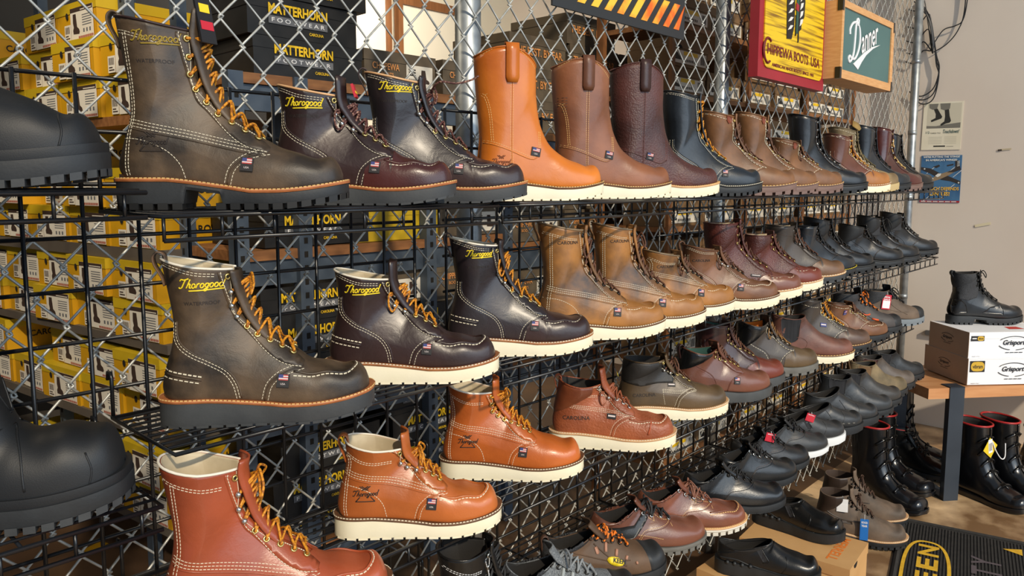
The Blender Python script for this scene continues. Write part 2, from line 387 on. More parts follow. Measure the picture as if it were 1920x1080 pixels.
    # dashes -----------------------------------------------------
    def dash(s, mb, PN, r, duty=.7):
        for (p, n), (q, _) in zip(PN[:-1], PN[1:]):
            t = q - p
            if t.length < 1e-5 or t.length > .03: continue
            q2 = p + t * duty; w = t.normalized().cross(n)
            w = w.normalized() * r if w.length > 1e-6 else Vector((r, 0, 0)); h = n * (r * .9); b = n * -.0004
            mb.add([p + w + b, p - w + b, q2 - w + b, q2 + w + b, p + w * .6 + h, p - w * .6 + h, q2 - w * .6 + h, q2 + w * .6 + h], [(4, 5, 6, 7), (0, 4, 7, 3), (1, 2, 6, 5), (0, 1, 5, 4), (3, 7, 6, 2)])
    def curve(s, pts): return cr([(x * s.k, z) for x, z in pts], 8)
    def stitch(s, mb, pts, rows=1, gap=.004, step=None, r=None, both=True, off=0):
        step = step or (.0048 if s.near else .009); r = r or (.00055 if s.near else .0008)
        C = np.array([p[:2] for p in s.curve(pts)]); T = np.gradient(C, axis=0); T /= np.linalg.norm(T, axis=1)[:, None] + 1e-9; Nn = np.stack([-T[:, 1], T[:, 0]], -1)
        for k in range(rows if s.near else max(1, rows - 1)):
            P = resample(C + Nn * gap * (k - (rows - 1) / 2), step)
            for sg in ((-1, 1) if both else (-1,)): s.dash(mb, [(q + n * off, n) for q, n in (s.side(x, z, sg) for x, z in P)], r)
    def seam(s, mb, pts, r=.0012, off=0, both=True):
        P = resample(np.array(s.curve(pts)), .005 if s.near else .009)
        for sg in ((-1, 1) if both else (-1,)): mb.tube([s.side(x, z, sg)[0] for x, z in P], r, 5)
    def panel(s, name, poly, m, h=.0013, both=True, parent=None, res=None):
        res = res or (.006 if s.near else .012)
        P = resample(np.array([(x * s.k, z) for x, z in poly] + [(poly[0][0] * s.k, poly[0][1])]), res)[:-1]; nb = len(P)
        xs = np.arange(P[:, 0].min(), P[:, 0].max(), res) + res / 2; zs = np.arange(P[:, 1].min(), P[:, 1].max(), res) + res / 2; I = []
        for x in xs:
            for z in zs:
                ins = False; dm = 9
                for i in range(nb):
                    a = P[i]; b = P[(i + 1) % nb]
                    if (a[1] > z) != (b[1] > z) and x < (b[0] - a[0]) * (z - a[1]) / (b[1] - a[1]) + a[0]: ins = not ins
                    dm = min(dm, (a[0] - x) ** 2 + (a[1] - z) ** 2)
                if ins and dm > (res * .5) ** 2: I.append((x, z))
        pts = [Vector(p) for p in P] + [Vector(p) for p in I]
        r = geometry.delaunay_2d_cdt(pts, [], [list(range(nb))], 1, 1e-6); v2, f2 = r[0], r[2]
        o = None
        for sg in ((-1, 1) if both else (-1,)):
            mb = MB(); v = []; base = []
            for p in v2: q, n = s.side(p[0], p[1], sg); v.append(q + n * h); base.append(q - n * .0006)
            k = len(v); f = [tuple(q) if sg < 0 else tuple(q)[::-1] for q in f2]
            f += [(i, (i + 1) % nb, k + (i + 1) % nb, k + i) if sg > 0 else (i, k + i, k + (i + 1) % nb, (i + 1) % nb) for i in range(nb)]
            mb.add(v + base[:nb], f); o = s.add(mb, name, m, True, parent)
        return o
    def band(s, name, m, r0, r1, j0=0, j1=None, off=.0016, puff=0, parent=None):
        j1 = s.N if j1 is None else j1; mb = MB(); r0 = max(0, int(r0)); r1 = min(s.RR - 1, int(r1))
        for sg in (-1, 1):
            v = []; nr = r1 - r0 + 1; nj = j1 - j0 + 1
            for r in range(r0, r1 + 1):
                for j in range(j0, j1 + 1):
                    e = off + puff * math.sin(math.pi * (r - r0) / max(1, nr - 1))
                    if (r in (r0, r1) or (j == j0 and j0 > 0)) : e = -.0004 if not (r == r0 == 0) else off
                    p, n = s.S(r, j, e); v.append((p.x, p.y * -sg, p.z) if sg > 0 else p)
            f = [(a * nj + b, a * nj + b + 1, (a + 1) * nj + b + 1, (a + 1) * nj + b) for a in range(nr - 1) for b in range(nj - 1)]
            mb.add(v, f if sg < 0 else [q[::-1] for q in f])
        return s.weld(s.add(mb, name, m, True, parent))
    def weld(s, o):
        bm = bmesh.new(); bm.from_mesh(o.data); bmesh.ops.remove_doubles(bm, verts=bm.verts, dist=4e-4); bm.to_mesh(o.data); bm.free(); return o
    def vamp(s, m, off=.0009, name='vamp'):   # toe piece bounded by the vamp curve
        C = np.array(s.c_vamp()); zc = C[::-1, 1]; xc = C[::-1, 0] * s.k; mb = MB(); rows = []
        for r in range(s.RR):
            ins = [s.G[r, j][0] > np.interp(s.G[r, j][2], zc, xc) and (s.G[r, j][2] < zc[-1] + .001 or s.G[r, j][0] > xc[-1]) for j in range(s.N + 1)]
            if not ins[0]: break
            jm = float(s.N)
            for j in range(s.N):
                if not ins[j + 1]:
                    lo, hi = 0.0, 1.0
                    for _ in range(8):
                        mi = (lo + hi) / 2; p = s.G[r, j] * (1 - mi) + s.G[r, j + 1] * mi
                        if p[0] > np.interp(p[2], zc, xc): lo = mi
                        else: hi = mi
                    jm = j + lo; break
            rows.append((r, jm))
        nj = 16
        for sg in (-1, 1):
            v = []
            for r, jm in rows:
                for q in range(nj + 1):
                    p, n = s.S(r, jm * q / nj, off); v.append((p.x, p.y * -sg, p.z) if sg > 0 else p)
            f = [(a * (nj + 1) + c, a * (nj + 1) + c + 1, (a + 1) * (nj + 1) + c + 1, (a + 1) * (nj + 1) + c) for a in range(len(rows) - 1) for c in range(nj)]
            mb.add(v, f if sg < 0 else [q[::-1] for q in f])
        return s.weld(s.add(mb, name, m))
    def edge_stitch(s, mb, inset=1.6):
        P = [(s.S(r, s.N - inset, .0014)) for r in np.arange(s.thr + 2, s.RR - 1, .55 if s.near else 1.0)]
        s.dash(mb, P, .00055 if s.near else .0008); s.dash(mb, [(Vector((p.x, -p.y, p.z)), Vector((n.x, -n.y, n.z))) for p, n in P], .00055 if s.near else .0008)
    def edge(s): return [Vector(s.G[r, s.N]) for r in range(s.thr + 1, s.RR)]
    def rim(s, m, r=.0019, name='collar_binding'):
        P = [Vector(s.G[-1, j]) for j in range(s.N, -1, -1)]; P += [Vector((p.x, -p.y, p.z)) for p in P[-2::-1]]
        mb = MB(); mb.tube([(p.x, p.y, p.z + .0006) for p in P], r, 6, closed=not s.gap); s.add(mb, name, m)
    def tongue(s, m, ext=.012, w=.024, lean=.22, name='tongue'):
        rows = list(range(s.thr - 2, s.RR, 2)); C = []
        for r in rows:
            bx_, bz, fx_, fz = s.rows[r][:4]; d = Vector((fx_ - bx_, 0, fz - bz)).normalized(); C.append((Vector((fx_ * s.k, 0, fz)) - d * .0052, d))
        if ext:
            p, d = C[-1]; t = (C[-1][0] - C[-3][0]).normalized(); t = (t + Vector((lean, 0, 0))).normalized()
            for q in (.35, .7, .92, 1.0): C.append((p + t * ext * q, d))
        mb = MB(); v = []; nc = 7; nn = len(C)
        for i, (p, d) in enumerate(C):
            ww = w * (.7 + .42 * i / nn) * (1 if i < nn - 2 or not ext else (.97 if i == nn - 2 else .8))
            for k in range(nc):
                a = (k / (nc - 1) * 2 - 1); v.append(p + Vector((0, a * ww, 0)) - d * (.012 * a * a))
        f = [(i * nc + k, i * nc + k + 1, (i + 1) * nc + k + 1, (i + 1) * nc + k) for i in range(nn - 1) for k in range(nc - 1)]
        mb.add(v, f); o = s.add(mb, name, m); md = o.modifiers.new('thickness', 'SOLIDIFY'); md.thickness = .0035; md.offset = 0
        return o
    def lacing(s, n=7, m=None, hooks=0, em=None, hm=None, loose=0, r=.0017, inset=.0095, frac=(.04, .95), bow=0, er=.0044, top_eyelet=True):
        E = [Vector(s.G[q, s.N]) for q in range(s.thr + 1, s.RR)]; d = np.r_[0, np.cumsum([(b - a).length for a, b in zip(E[:-1], E[1:])])]
        ey = []; rfs = []; mbE = MB(); mbH = MB()
        for i in range(n):
            t = d[-1] * (frac[0] + (frac[1] - frac[0]) * i / (n - 1)); rf = s.thr + 1 + float(np.interp(t, d, range(len(E)))); ri = int(round(rf))
            ri = min(ri, s.RR - 1); dj = np.r_[0, np.cumsum([np.linalg.norm(s.G[ri, j] - s.G[ri, j - 1]) for j in range(s.N, 0, -1)])]
            jf = s.N - float(np.interp(inset, dj, range(len(dj)))); p, nn = s.S(rf, jf, .0016); ey.append((p, nn)); rfs.append(rf)
            hook = hooks and (n - 1 - hooks - (1 if top_eyelet else 0)) < i < n - (1 if top_eyelet else 0)
            for sg in (1, -1):
                P = Vector((p.x, p.y * sg, p.z)); Q = Vector((nn.x, nn.y * sg, nn.z))
                if hook: mbH.sphere(P + Q * .003, er * .95, 0, 8, 5); mbH.tube([P, P + Q * .003], er * .6, 6)
                elif s.near:
                    k_ = (round(er, 5), (em or M_gold).name)
                    if k_ not in _eye:
                        t = MB(); t.tube([(math.cos(a) * er * .8, math.sin(a) * er * .8, .0008) for a in [2 * math.pi * q / 12 for q in range(12)]], er * .34, 6, closed=True); t.add([(math.cos(a) * er * .7, math.sin(a) * er * .7, .0004) for a in [2 * math.pi * q / 12 for q in range(12)]], [tuple(range(12))], 1)
                        _eye[k_] = s.add(t, 'eyelet', [em or M_gold, M_hole0]); o = _eye[k_]
                    else: o = inst('eyelet', _eye[k_].data, s.root)
                    o.location = P; o.rotation_euler = Q.to_track_quat('Z', 'Y').to_euler()
                else:
                    u = Q.orthogonal().normalized(); w = Q.cross(u); K = 10 if s.near else 7
                    mbE.tube([P + (u * math.cos(a) + w * math.sin(a)) * er * .78 + Q * .0008 for a in [2 * math.pi * k / K for k in range(K)]], er * .36, 5, closed=True)
        if mbE.v: s.add(mbE, 'eyelets', em or M_gold)
        if mbH.v: s.add(mbH, 'lace_hooks', hm or M_nickel)
        if not m: return ey
        top = n - 1 if (hooks or bow) and top_eyelet and hooks else n
        lm = MB(); mir = lambda p: Vector((p.x, -p.y, p.z))
        rn = random.Random(int(s.root.location.x * 1e4)); r = r * 1.1
        def front(rf):
            i = int(min(max(rf, 0), s.RR - 1.01)); q = rf - i; A = s.rows[i][:4] * (1 - q) + s.rows[min(i + 1, s.RR - 1)][:4] * q
            d = Vector((A[2] - A[0], 0, A[3] - A[1])).normalized(); return Vector((A[2] * s.k, 0, A[3])), d
        def edgep(rf, d):
            p = s.S(rf, s.N)[0]; return p + d * .0030 + Vector((0, -.0012, 0))
        for i in range(top - 1):
            for sg in (-1, 1):
                a, an = ey[i]; c, cn = ey[i + 1]; ra, rc = rfs[i], rfs[i + 1]
                pm, dm = front((ra + rc) / 2); lf = .0035 + .003 * rn.random() + (.0026 if sg > 0 else 0)
                e1 = edgep(ra + .15 * (rc - ra), dm); e2 = edgep(rc - .15 * (rc - ra), dm); w_ = Vector((0, 0, .0015 * rn.uniform(-1, 1)))
                P = [a + an * .001, a + an * .0042, e1 + dm * .001 + w_, pm + dm * lf, mir(e2) + dm * .001, mir(c + cn * .0042), mir(c + cn * .001)]
                if sg > 0: P = [mir(p) for p in P]
                lm.tube(cr(P, 4 if s.near else 2), r, 6 if s.near else 5)
        a, an = ey[0]; pm, dm = front(rfs[0]); e1 = edgep(rfs[0], dm)
        lm.tube(cr([a + an * .001, a + an * .0045, e1 + dm * .001, pm + dm * .004, mir(e1) + dm * .001, mir(a + an * .0045), mir(a)], 4), r, 6)
        c_, cn = ey[top - 1]; pm, dm = front(rfs[top - 1]); e1 = edgep(rfs[top - 1], dm); c = pm + dm * .006
        lm.tube(cr([c_ + cn * .001, c_ + cn * .0045, e1 + dm * .001, c, mir(e1) + dm * .001, mir(c_ + cn * .0045), mir(c_)], 4), r, 6)
        if hooks and top_eyelet and not bow:
            lm.tube(cr([c, e1 + dm * .002, c_ + cn * .006 + Vector((0, 0, .006)), c_ + cn * .008 + Vector((-.003, 0, -.012)), c_ + cn * .007 + Vector((.004, 0, -.024)), e1 + dm * .006 + Vector((.004, 0, -.02)), c + Vector((.004, 0, -.008))], 5), r, 6)
        for k in range(bow):
            sg = -1 if k % 2 == 0 else 1; l = .026 + .010 * rn.random(); dz = -.016 + .010 * rn.random()
            lm.tube(cr([c, c + Vector((.004, sg * .010, .006)), c + Vector((.008 + .004 * k, sg * l * .8, .002 + dz)), c + Vector((.004, sg * l, -.012 + dz)), c + Vector((.003, sg * .012, -.006)), c], 6), r, 6)
        for k in range(loose):
            l = .05 + .03 * rn.random()
            lm.tube(cr([c, c + Vector((.012, -.008, .004)), c + Vector((.016 + .006 * k, -.018 - .006 * k, -l * .4)), c + Vector((.022, -.02, -l * .8)), c + Vector((.026 + .01 * k, -.024, -l))], 5), r, 6)
        s.add(lm, 'laces', m)
        return ey
    def pull_loop(s, m, h=.028, w=.0085):
        x = s.G[-1, 0][0]; z = s.G[-1, 0][2]; xb = s.bx(z - h) * s.k
        C = cr([(xb - .001, z - h - .012), (xb - .004, z - h), (x - .009, z - h * .35), (x - .010, z + .002), (x - .004, z + .008), (x + .004, z + .004), (x + .006, z - .012)], 4)
        mb = MB(); v = []
        for p in C: v += [(p[0], -w, p[1]), (p[0], w, p[1])]
        mb.add(v, [(2 * i, 2 * i + 1, 2 * i + 3, 2 * i + 2) for i in range(len(C) - 1)]); o = s.add(mb, 'pull_loop', m); md = o.modifiers.new('t', 'SOLIDIFY'); md.thickness = .0022; md.offset = 0
    def moc(s, m=None, thread=None, z=0):
        m = m or s.mat
        h = [(.186, -.040), (.205, -.0395), (.225, -.038), (.245, -.0345), (.260, -.0285), (.270, -.019), (.2745, -.008), (.275, 0)]
        P = cr([(x * s.k, y * s.k * s.wf) for x, y in h], 5); P = list(P) + [(p[0], -p[1]) for p in P[-2::-1]]; P = resample(np.array(P), .0045 if s.near else .008)
        PN = [s.top(x, y) for x, y in P]; mb = MB(); mb.tube([p + n * .0005 for p, n in PN], .0019, 6); s.add(mb, 'moc_seam', m)
        PN = []; P2 = resample(np.array([(x * 1.0 + (.0032 if i else 0) * 0, y) for i, (x, y) in enumerate(P)]), .0062 if s.near else .010)
        for i in range(len(P2)):
            x, y = P2[i]; j = min(len(P2) - 1, i + 1); t = P2[j] - P2[j - 1]; nn = np.array([t[1], -t[0]]); nn /= np.linalg.norm(nn) + 1e-9
            if nn @ (np.array([x, y]) - np.array([.2 * s.k, 0])) < 0: nn = -nn
            PN.append(s.top(x + nn[0] * .0028, y + nn[1] * .0028))
        mb = MB(); s.dash(mb, PN, .0010, .72); s.add(mb, 'moc_stitching', thread or M_thread, False)
    def flag(s, x=.168, z=.058, w=.017, h=.019, flagm=True, tilt=-.12, m=None, name='flag_tag'):
        x *= s.k; p, n = s.side(x, z); u = Vector((1, 0, tilt)); u = (u - n * u.dot(n)).normalized(); v = n.cross(u); M = face_M(p + n * .0022, u, v)
        mb = MB(); mb.box(-w / 2, w / 2, -h / 2, h / 2, -.0016, 0, 0, M)
        if flagm:
            for k in range(5): mb.box(-w * .38, w * .38, h * (.02 + k * .085), h * (.02 + (k + 1) * .085), 0, .0003, 1 if k % 2 == 0 else 2, M)
            mb.box(-w * .38, -w * .02, h * .2, h * .445, .0003, .0005, 3, M); add_text(mb, 'USA', M @ Matrix.Translation((0, -h * .25, .0004)), w=w * .4, mi=2)
        else:
            mb.box(-w * .4, w * .4, -h * .1, h * .2, 0, .0003, 2, M)
        s.add(mb, name, [m or M_tagblk, M_red, M_flagw, M_blue], False)
    def logo(s, word, x, z, w, m, slope=0, r=.0011, name='logo', swash=True):
        W_, st = script(word, swash); k = w / W_; mb = MB(); ca, sa = math.cos(slope), math.sin(slope)
        for p in st:
            P = resample(np.array([(a * k, b * k) for a, b in cr(p, 5)]), .0016); Q = []
            for a, b in P:
                a -= w / 2; q, n = s.side(x + a * ca - b * sa, z + a * sa + b * ca); Q.append(q + n * .0005)
            mb.tube(Q, r, 5)
        s.add(mb, name, m)
    def word(s, txt, x, z, w, m, h=None, slope=0, name='lettering', bold=.01, off=.0006, rot=0):
        v, f = text_mesh(txt, bold); a = np.array(v); sx = a[:, 0].max() - a[:, 0].min(); k = w / sx; ky = (h / (a[:, 1].max() - a[:, 1].min())) if h else k
        mb = MB(); V = []; ca, sa = math.cos(slope), math.sin(slope)
        for p in v: aa = (p[0]) * k; b = p[1] * ky; q, n = s.side(x + aa * ca - b * sa, z + aa * sa + b * ca); V.append(q + n * off)
        mb.add(V, f); s.add(mb, name, m, False)
    def emblem(s, x, z, k=.02, m=None):   # small arrow-and-triangle maker's stamp under script
        mb = MB(); m = m or M_emboss
        def ln(P, r=.0009): mb.tube([s.side(a, b)[0] + s.side(a, b)[1] * .0003 for a, b in resample(np.array(P), .002)], r, 4)
        ln([(x - k * .9, z - k * .55), (x + k * .9, z - k * .55)]); ln([(x - k * .9, z - k * .55), (x - k * .5, z - k * .1)]); ln([(x + k * .9, z - k * .55), (x + k * .5, z - k * .1)])
        ln([(x - k * .5, z + k * .95), (x, z + k * .55), (x + k * .5, z + k * .95)]); ln([(x - k * .3, z + k * .55), (x + k * .3, z + k * .95)]); ln([(x + k * .3, z + k * .55), (x - k * .3, z + k * .95)])
        s.add(mb, 'stamp', m); s.logo('Thorogood', x, z, k * 2.3, m, r=.0008, name='stamped_script', swash=False)
    # standard curves
    def c_eyestay(s, o=.033):
        zt = s.H - .018; zz = [zt, zt * .9 + .0145, .158 + s.dz, .135 + s.dz]; zz = [z for z in zz if z > .131 + s.dz or z == zt]
        return [(s.fx(z) - o, z - .002) for z in sorted(set(zz), reverse=True)] + [(.148, .101 + s.dz), (.172, .084 + s.dz), (.198, .077 + s.dz)]
    def c_vamp(s): return [(.200, .079 + s.dz), (.185, .076 + s.dz), (.167, .069 + s.dz), (.152, .055 + s.dz), (.145, s.zf(.145 * s.k) + .002)]
    def c_counter(s): return [(s.bx(.15) + .004, .15), (.026, .125), (.045, .106), (.07, .092), (.092, .078), (.104, .06), (.109, s.zf(.109 * s.k) + .002)]
    def c_saddle(s, z0=.118): return [(s.bx(z0) + .003, z0), (.05, z0 - .007), (.1, z0 - .017), (.15, .089 + s.dz), (.196, .079 + s.dz)]
    def c_counter2(s): return [(s.bx(.09) + .003, .096), (.04, .093), (.068, .08), (.085, .062), (.092, s.zf(.092) + .002)]
    def c_topband(s): zt = s.H - .018; return [(s.bx(s.H - .02) + .003, s.H - .02), (.055, (s.H + zt) / 2 - .024), (s.fx(zt) - .036, zt - .019)]
    def p_eyestay(s):
        c = [tuple(p[:2] / np.array([s.k, 1])) for p in map(np.array, s.curve(s.c_eyestay()))]
        E = [(s.G[r, s.N][0] / s.k - .0012, s.G[r, s.N][2]) for r in range(s.thr + 3, s.RR - 1, 2)]
        return c + [(.202, .083 + s.dz)] + E
    def p_vamp_toe(s, x0=.2):
        return [(x0, .079 + s.dz)]

# ---------------------------------------------------------------- the setting
FZ = -.1125     # floor level (shelf heights are measured from a datum above it)
M_floor = mat('worn_concrete', (122, 92, 62), (224, 190, 146), .42, scale=5, detail=9, bump=.2, bscale=40, bd=.002)
M_wall = mat('greige_paint', (216, 202, 187), (222, 210, 196), .8, scale=1.4, bump=.1, bscale=90)
M_backwall = mat('cream_plaster', (226, 216, 192), (234, 226, 206), .85, scale=1.2)
M_ceil = mat('dark_ceiling', (54, 50, 46), None, .9)
mb = MB(); mb.box(-1.6, 5.6, -3.2, .075, FZ - .06, FZ); struct(mb.build('floor', M_floor))
M_floor2 = mat('shade_toned_floor', (70, 50, 34), (98, 72, 48), .6, scale=2.6, detail=9, bump=.2, bscale=40, bd=.002)  # floor behind the fence: shade of racks and boxes is put into its colour
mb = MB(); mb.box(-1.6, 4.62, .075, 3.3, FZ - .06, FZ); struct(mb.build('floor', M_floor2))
mb = MB(); mb.box(4.62, 4.74, -3.0, 3.3, FZ, 2.9); struct(mb.build('wall_right', M_wall))
mb = MB(); mb.box(-1.6, 4.62, 3.16, 3.3, FZ, 2.9); struct(mb.build('wall_back', M_backwall))
mb = MB(); mb.box(-1.6, 4.74, .25, 3.3, 2.9, 3.0); struct(mb.build('ceiling', M_ceil))
mb = MB(); mb.box(-1.6, 2.55, 3.08, 3.16, FZ, 2.9); struct(mb.build('wall_back', mat('added_dark_backing', (40, 38, 36), (48, 46, 43), .8, scale=2)))  # added dark sheet before the back wall, darkens the upper left background
mb = MB(); mb.box(-1.74, -1.6, .2, 3.3, FZ, 2.9); struct(mb.build('wall_left', M_ceil))
M_trim = mat('oak_trim', (120, 76, 42), (140, 92, 54), .5, scale=6, stretch=(8, 8, .6))
M_panel = mat('cream_door', (232, 224, 204), None, .6)
for i, (x0, x1, zt) in enumerate([(3.42, 3.98, 2.5), (2.96, 3.30, 2.6)]):
    d = MB(); d.box(x0, x1, 3.10, 3.15, .05, zt); o = struct(d.build('door_%d' % (i + 1), M_panel))
    for a, b, c, e in [(x0 - .03, x0 + .01, .05, zt + .05), (x1 - .01, x1 + .03, .05, zt + .05), (x0 + .01, x1 - .01, zt - .01, zt + .05)]:
        t = MB(); t.box(a, b, 3.08, 3.13, c, e); t.build('door_casing', M_trim, o)
mb = MB(); mb.box(4.60, 4.62, -1.2, -.03, .405, .43); struct(mb.build('trim_1', mat('grey_rail', (84, 80, 78), None, .6)))

# chain-link fence -------------------------------------------------
FY = .075
fence = empty('chain_link_fence', (0, FY, 0), 0, 'galvanized chain-link fence of diamond mesh running the whole length behind the shelves', 'fence')
dw = .0755; ph = .0455
pts = []
for i in range(57):
    z = -.061 + i * ph; a = (i % 2); x = dw / 2 * (1 if a else 0) + (.003 if a else -.003); y = .003 if a else -.003
    pts += [(x - (.004 if a else -.004), y * .2, z - ph * .10), (x, y, z - ph * .03), (x, -y, z + ph * .03), (x - (.004 if a else -.004), -y * .2, z + ph * .10)]
mw = MB(); mw.tube(pts, .0022, 6); w0 = mw.build('wire', M_wire, fence, True); w0.location = (-.32, 0, 0)
nw = int((4.47 + .32) / (dw / 2))
for k in range(1, nw): inst('wire', w0.data, fence, (-.32 + k * dw / 2, 0, 0), None).scale = (1 if k % 2 == 0 else -1, 1, 1)
for o in list(fence.children):
    if o.scale.x < 0: o.location.x += dw / 2
for x, r in [(1.238, .0305), (2.45, .0255), (4.535, .021), (-.42, .0255)]:
    p = MB(); p.tube([(x, .036 if x < 4 else 0, FZ), (x, .036 if x < 4 else 0, 2.52)], r, 20); o = p.build('post', M_galv, fence, True)
    if x > 4:
        for z in (.62, 1.17, 1.52, 1.9): q = MB(); q.tube([(x, 0, z - .011), (x, 0, z + .011)], r + .002, 20); q.build('tension_band', M_galv, o, True)
p = MB(); p.tube([(-.42, .036, 2.49), (4.53, .02, 2.49)], .02, 12); p.build('top_rail', M_galv, fence, True)

# black wire grid panels and shelves --------------------------------
CELL = .0763
gw = MB(); gw.tube([(0, 0, -.002), (0, 0, 1.072)], .0031, 8); gv = None
PX = [(-.70, 11), (.2146, 11), (1.0632, 11), (1.894, 11), (2.724, 13)]; ORD = ['leftmost', 'second', 'middle', 'fourth', 'rightmost']
for pi, (x0, n) in enumerate(PX):
    n = 11 if pi else 11
    if pi == 4: n = 14
    g = empty('grid_panel', (x0, 0, .332), 0, '%s black wire grid panel hung on the fence' % ORD[pi], 'grid panel', 'black wire grid panels')
    cs = CELL if pi else .0815
    for k in range(n if pi in (0, 1, 2, 3) else n + 1):
        if gv is None: o = gw.build('upright_bar', M_black, g, True); gv = o.data
        else: o = inst('upright_bar', gv, g)
        o.location = (k * cs, -.002, 0)
    hb = MB(); hb.tube([(-.004, .0, 0), ((n - (0 if pi == 4 else 1)) * cs + .004, .0, 0)], .0031, 8); h0 = hb.build('cross_bar', M_black, g, True); h0.location = (0, .003, 0)
    for k in range(1, 15): inst('cross_bar', h0.data, g, (0, .003, k * CELL))
SHN = {}
def wire_shelf(x0, x1, z, label, d=.232, lip=True):
    g = empty('wire_shelf', (x0, 0, z), 0, label, 'shelf', 'black wire shelves'); w = x1 - x0
    f = MB(); r = .0032
    f.tube([(r, -.008, -r * 1.6), (r, -d, -r * 1.6), (w - r, -d, -r * 1.6), (w - r, -.008, -r * 1.6)], r, 8, closed=True); f.build('shelf_frame', M_black, g, True)
    for x in (.006, w - .006):
        h = MB(); h.tube([(x, -.006, -.004), (x, -.007, .055), (x, -.004, .062), (x, .006, .062), (x, .0085, .05)], .003, 8); h.build('hook', M_black, g, True)
    lp = MB(); lp.tube([(r, -d + .001, -.036), (w - r, -d + .001, -.036)], .003, 8)
    k = 0
    while k * .076 < w: x = min(w - r, r + k * .076); lp.tube([(x, -d + .001, -.006), (x, -d + .001, -.037)], .0023, 6); k += 1
    if lip: lp.build('front_lip', M_black, g, True)['kind'] = 'stuff'
    dk = MB(); n = 10
    for i in range(1, n): y = -.008 - (d - .008) * i / n; dk.tube([(r, y, -.0022), (w - r, y, -.0022)], .0022, 6)
    for i in range(1, 5): x = w * i / 5; dk.tube([(x, -.008, -.0066), (x, -d, -.0066)], .0022, 6)
    dk.build('deck_wires', M_black, g, True)['kind'] = 'stuff'
Z1, Z2, Z3, Z4 = 1.213, .905, .642, .39
XS = [.385, .995, 1.605, 2.215, 2.825, 3.435]; ROWN = ['top', 'second', 'third', 'bottom']
for z, nm, xe in [(Z1, 'top', 3.98), (Z2, 'second', 3.95), (Z3, 'third', 3.63), (Z4, 'bottom', 3.66)]:
    for i, x in enumerate(XS):
        x1 = (XS[i + 1] if i < 5 else xe) - .006
        wire_shelf(x, x1, z, '%s black wire shelf section from the left in the %s row of boots' % (['first', 'second', 'third', 'fourth', 'fifth', 'sixth'][i], nm), lip=not (z == Z2 and i == 0))
wire_shelf(-.42, .372, 1.243, 'black wire shelf at the left edge under the upper rubber boot')
wire_shelf(-.42, .372, .842, 'black wire shelf at the lower left under the tall rubber boot')
wire_shelf(-.3, .375, .46, 'black wire shelf at the bottom left corner under a dark boot')

# storage racks and boxes behind the fence --------------------------
M_steel = mat('blue_grey_steel', (72, 84, 98), (84, 96, 110), .5, .3, scale=10)
M_board = mat('rack_board', (128, 84, 48), (150, 102, 60), .6, scale=8, stretch=(1, 8, 8))
M_greybd = mat('grey_shelf_board', (84, 76, 68), (96, 88, 78), .7, scale=6)
M_yel = mat('yellow_card', (196, 144, 12), (206, 156, 20), .5, scale=5); M_ylw2 = mat('yellow_lid', (190, 158, 20), (198, 168, 28), .5, scale=5)
M_card = mat('brown_card', (112, 86, 56), (126, 98, 66), .7, scale=7); M_carddk = mat('taupe_card', (92, 80, 64), (102, 90, 72), .6, scale=6)
M_blk = mat('black_card', (24, 24, 24), (32, 31, 30), .5, scale=8); M_lab = mat('white_label', (226, 220, 206), None, .6); M_ink = mat('printed_ink', (60, 44, 36), None, .7)
M_blkink = mat('black_ink', (24, 22, 20), None, .6); M_haz = mat('hazard_print', (150, 60, 34), None, .6); M_yink = mat('yellow_ink', (240, 196, 30), None, .5); M_grey = mat('grey_print', (104, 106, 110), None, .6)
M_wink = mat('white_ink', (236, 236, 236), None, .5); M_orink = mat('copper_ink', (232, 156, 88), None, .5); M_wcard = mat('white_card', (238, 238, 240), None, .5); M_hole = mat('finger_hole', (20, 16, 12), None, .9)
def box_mesh(w, d, h, mi_l=1):
    m = MB(); m.box(0, w, 0, d, 0, h - .006, 0); m.box(-.002, w + .002, -.002, d + .002, h - .034, h, mi_l); return m
BOOTSIL = [(.25, .15), (.8, .12), (.86, .2), (.8, .32), (.62, .42), (.54, .95), (.26, .95), (.24, .6), (.3, .42), (.22, .3)]
# yellow box: length along x (.33), end panel (label) faces -x, width along y
yb = box_mesh(.33, .28, .128); lb = MB()
ME = face_M((-.0035, .28, 0), (0, -1, 0), (0, 0, 1))     # local u: from far edge to near edge, v up
lb.box(.10, .262, .004, .108, 0, .0008, 0, ME); lb.box(.10, .262, .094, .108, .0008, .0012, 1, ME); lb.box(.175, .255, .097, .1, .0012, .0014, 0, ME)
lb.prism([(.10 + x * .075, .012 + y * .08) for x, y in BOOTSIL], 0, 1, 1, ME @ Matrix(((1, 0, 0, 0), (0, 0, 1, 0), (0, .0004, 0, .0008), (0, 0, 0, 1))))
for k in range(12): lb.box(.155 + k * .009, .161 + k * .009, .006, .014, .0008, .0012, 2, ME)
for k in range(5): lb.box(.185, .25, .078 - k * .008, .081 - k * .008, .0008, .0011, 3, ME)
for k in range(3): lb.box(.19 + k * .022, .2 + k * .022, .024, .036, .0008, .0011, 3, ME)
lb.box(.052, .096, .006, .058, 0, .0008, 0, ME)
for k in range(7): lb.box(.058 + k * .0048, .0605 + k * .0048, .030, .052, .0008, .0011, 1, ME)
lb.box(.058, .09, .012, .016, .0008, .0011, 1, ME); lb.box(.058, .08, .02, .024, .0008, .0011, 1, ME)
hl = MB(); hl.prism([(.072 + .009 * math.cos(a), .088 + .011 * math.sin(a)) for a in np.linspace(0, 6.28, 13)[:-1]], 0, 1, 0, ME @ Matrix(((1, 0, 0, 0), (0, 0, 1, 0), (0, .0006, 0, 0), (0, 0, 0, 1))))
tx = MB(); add_text(tx, 'CAROLINA', face_M((.17, -.0026, .06), (1, 0, 0), (0, 0, 1)), w=.17, bold=.02)
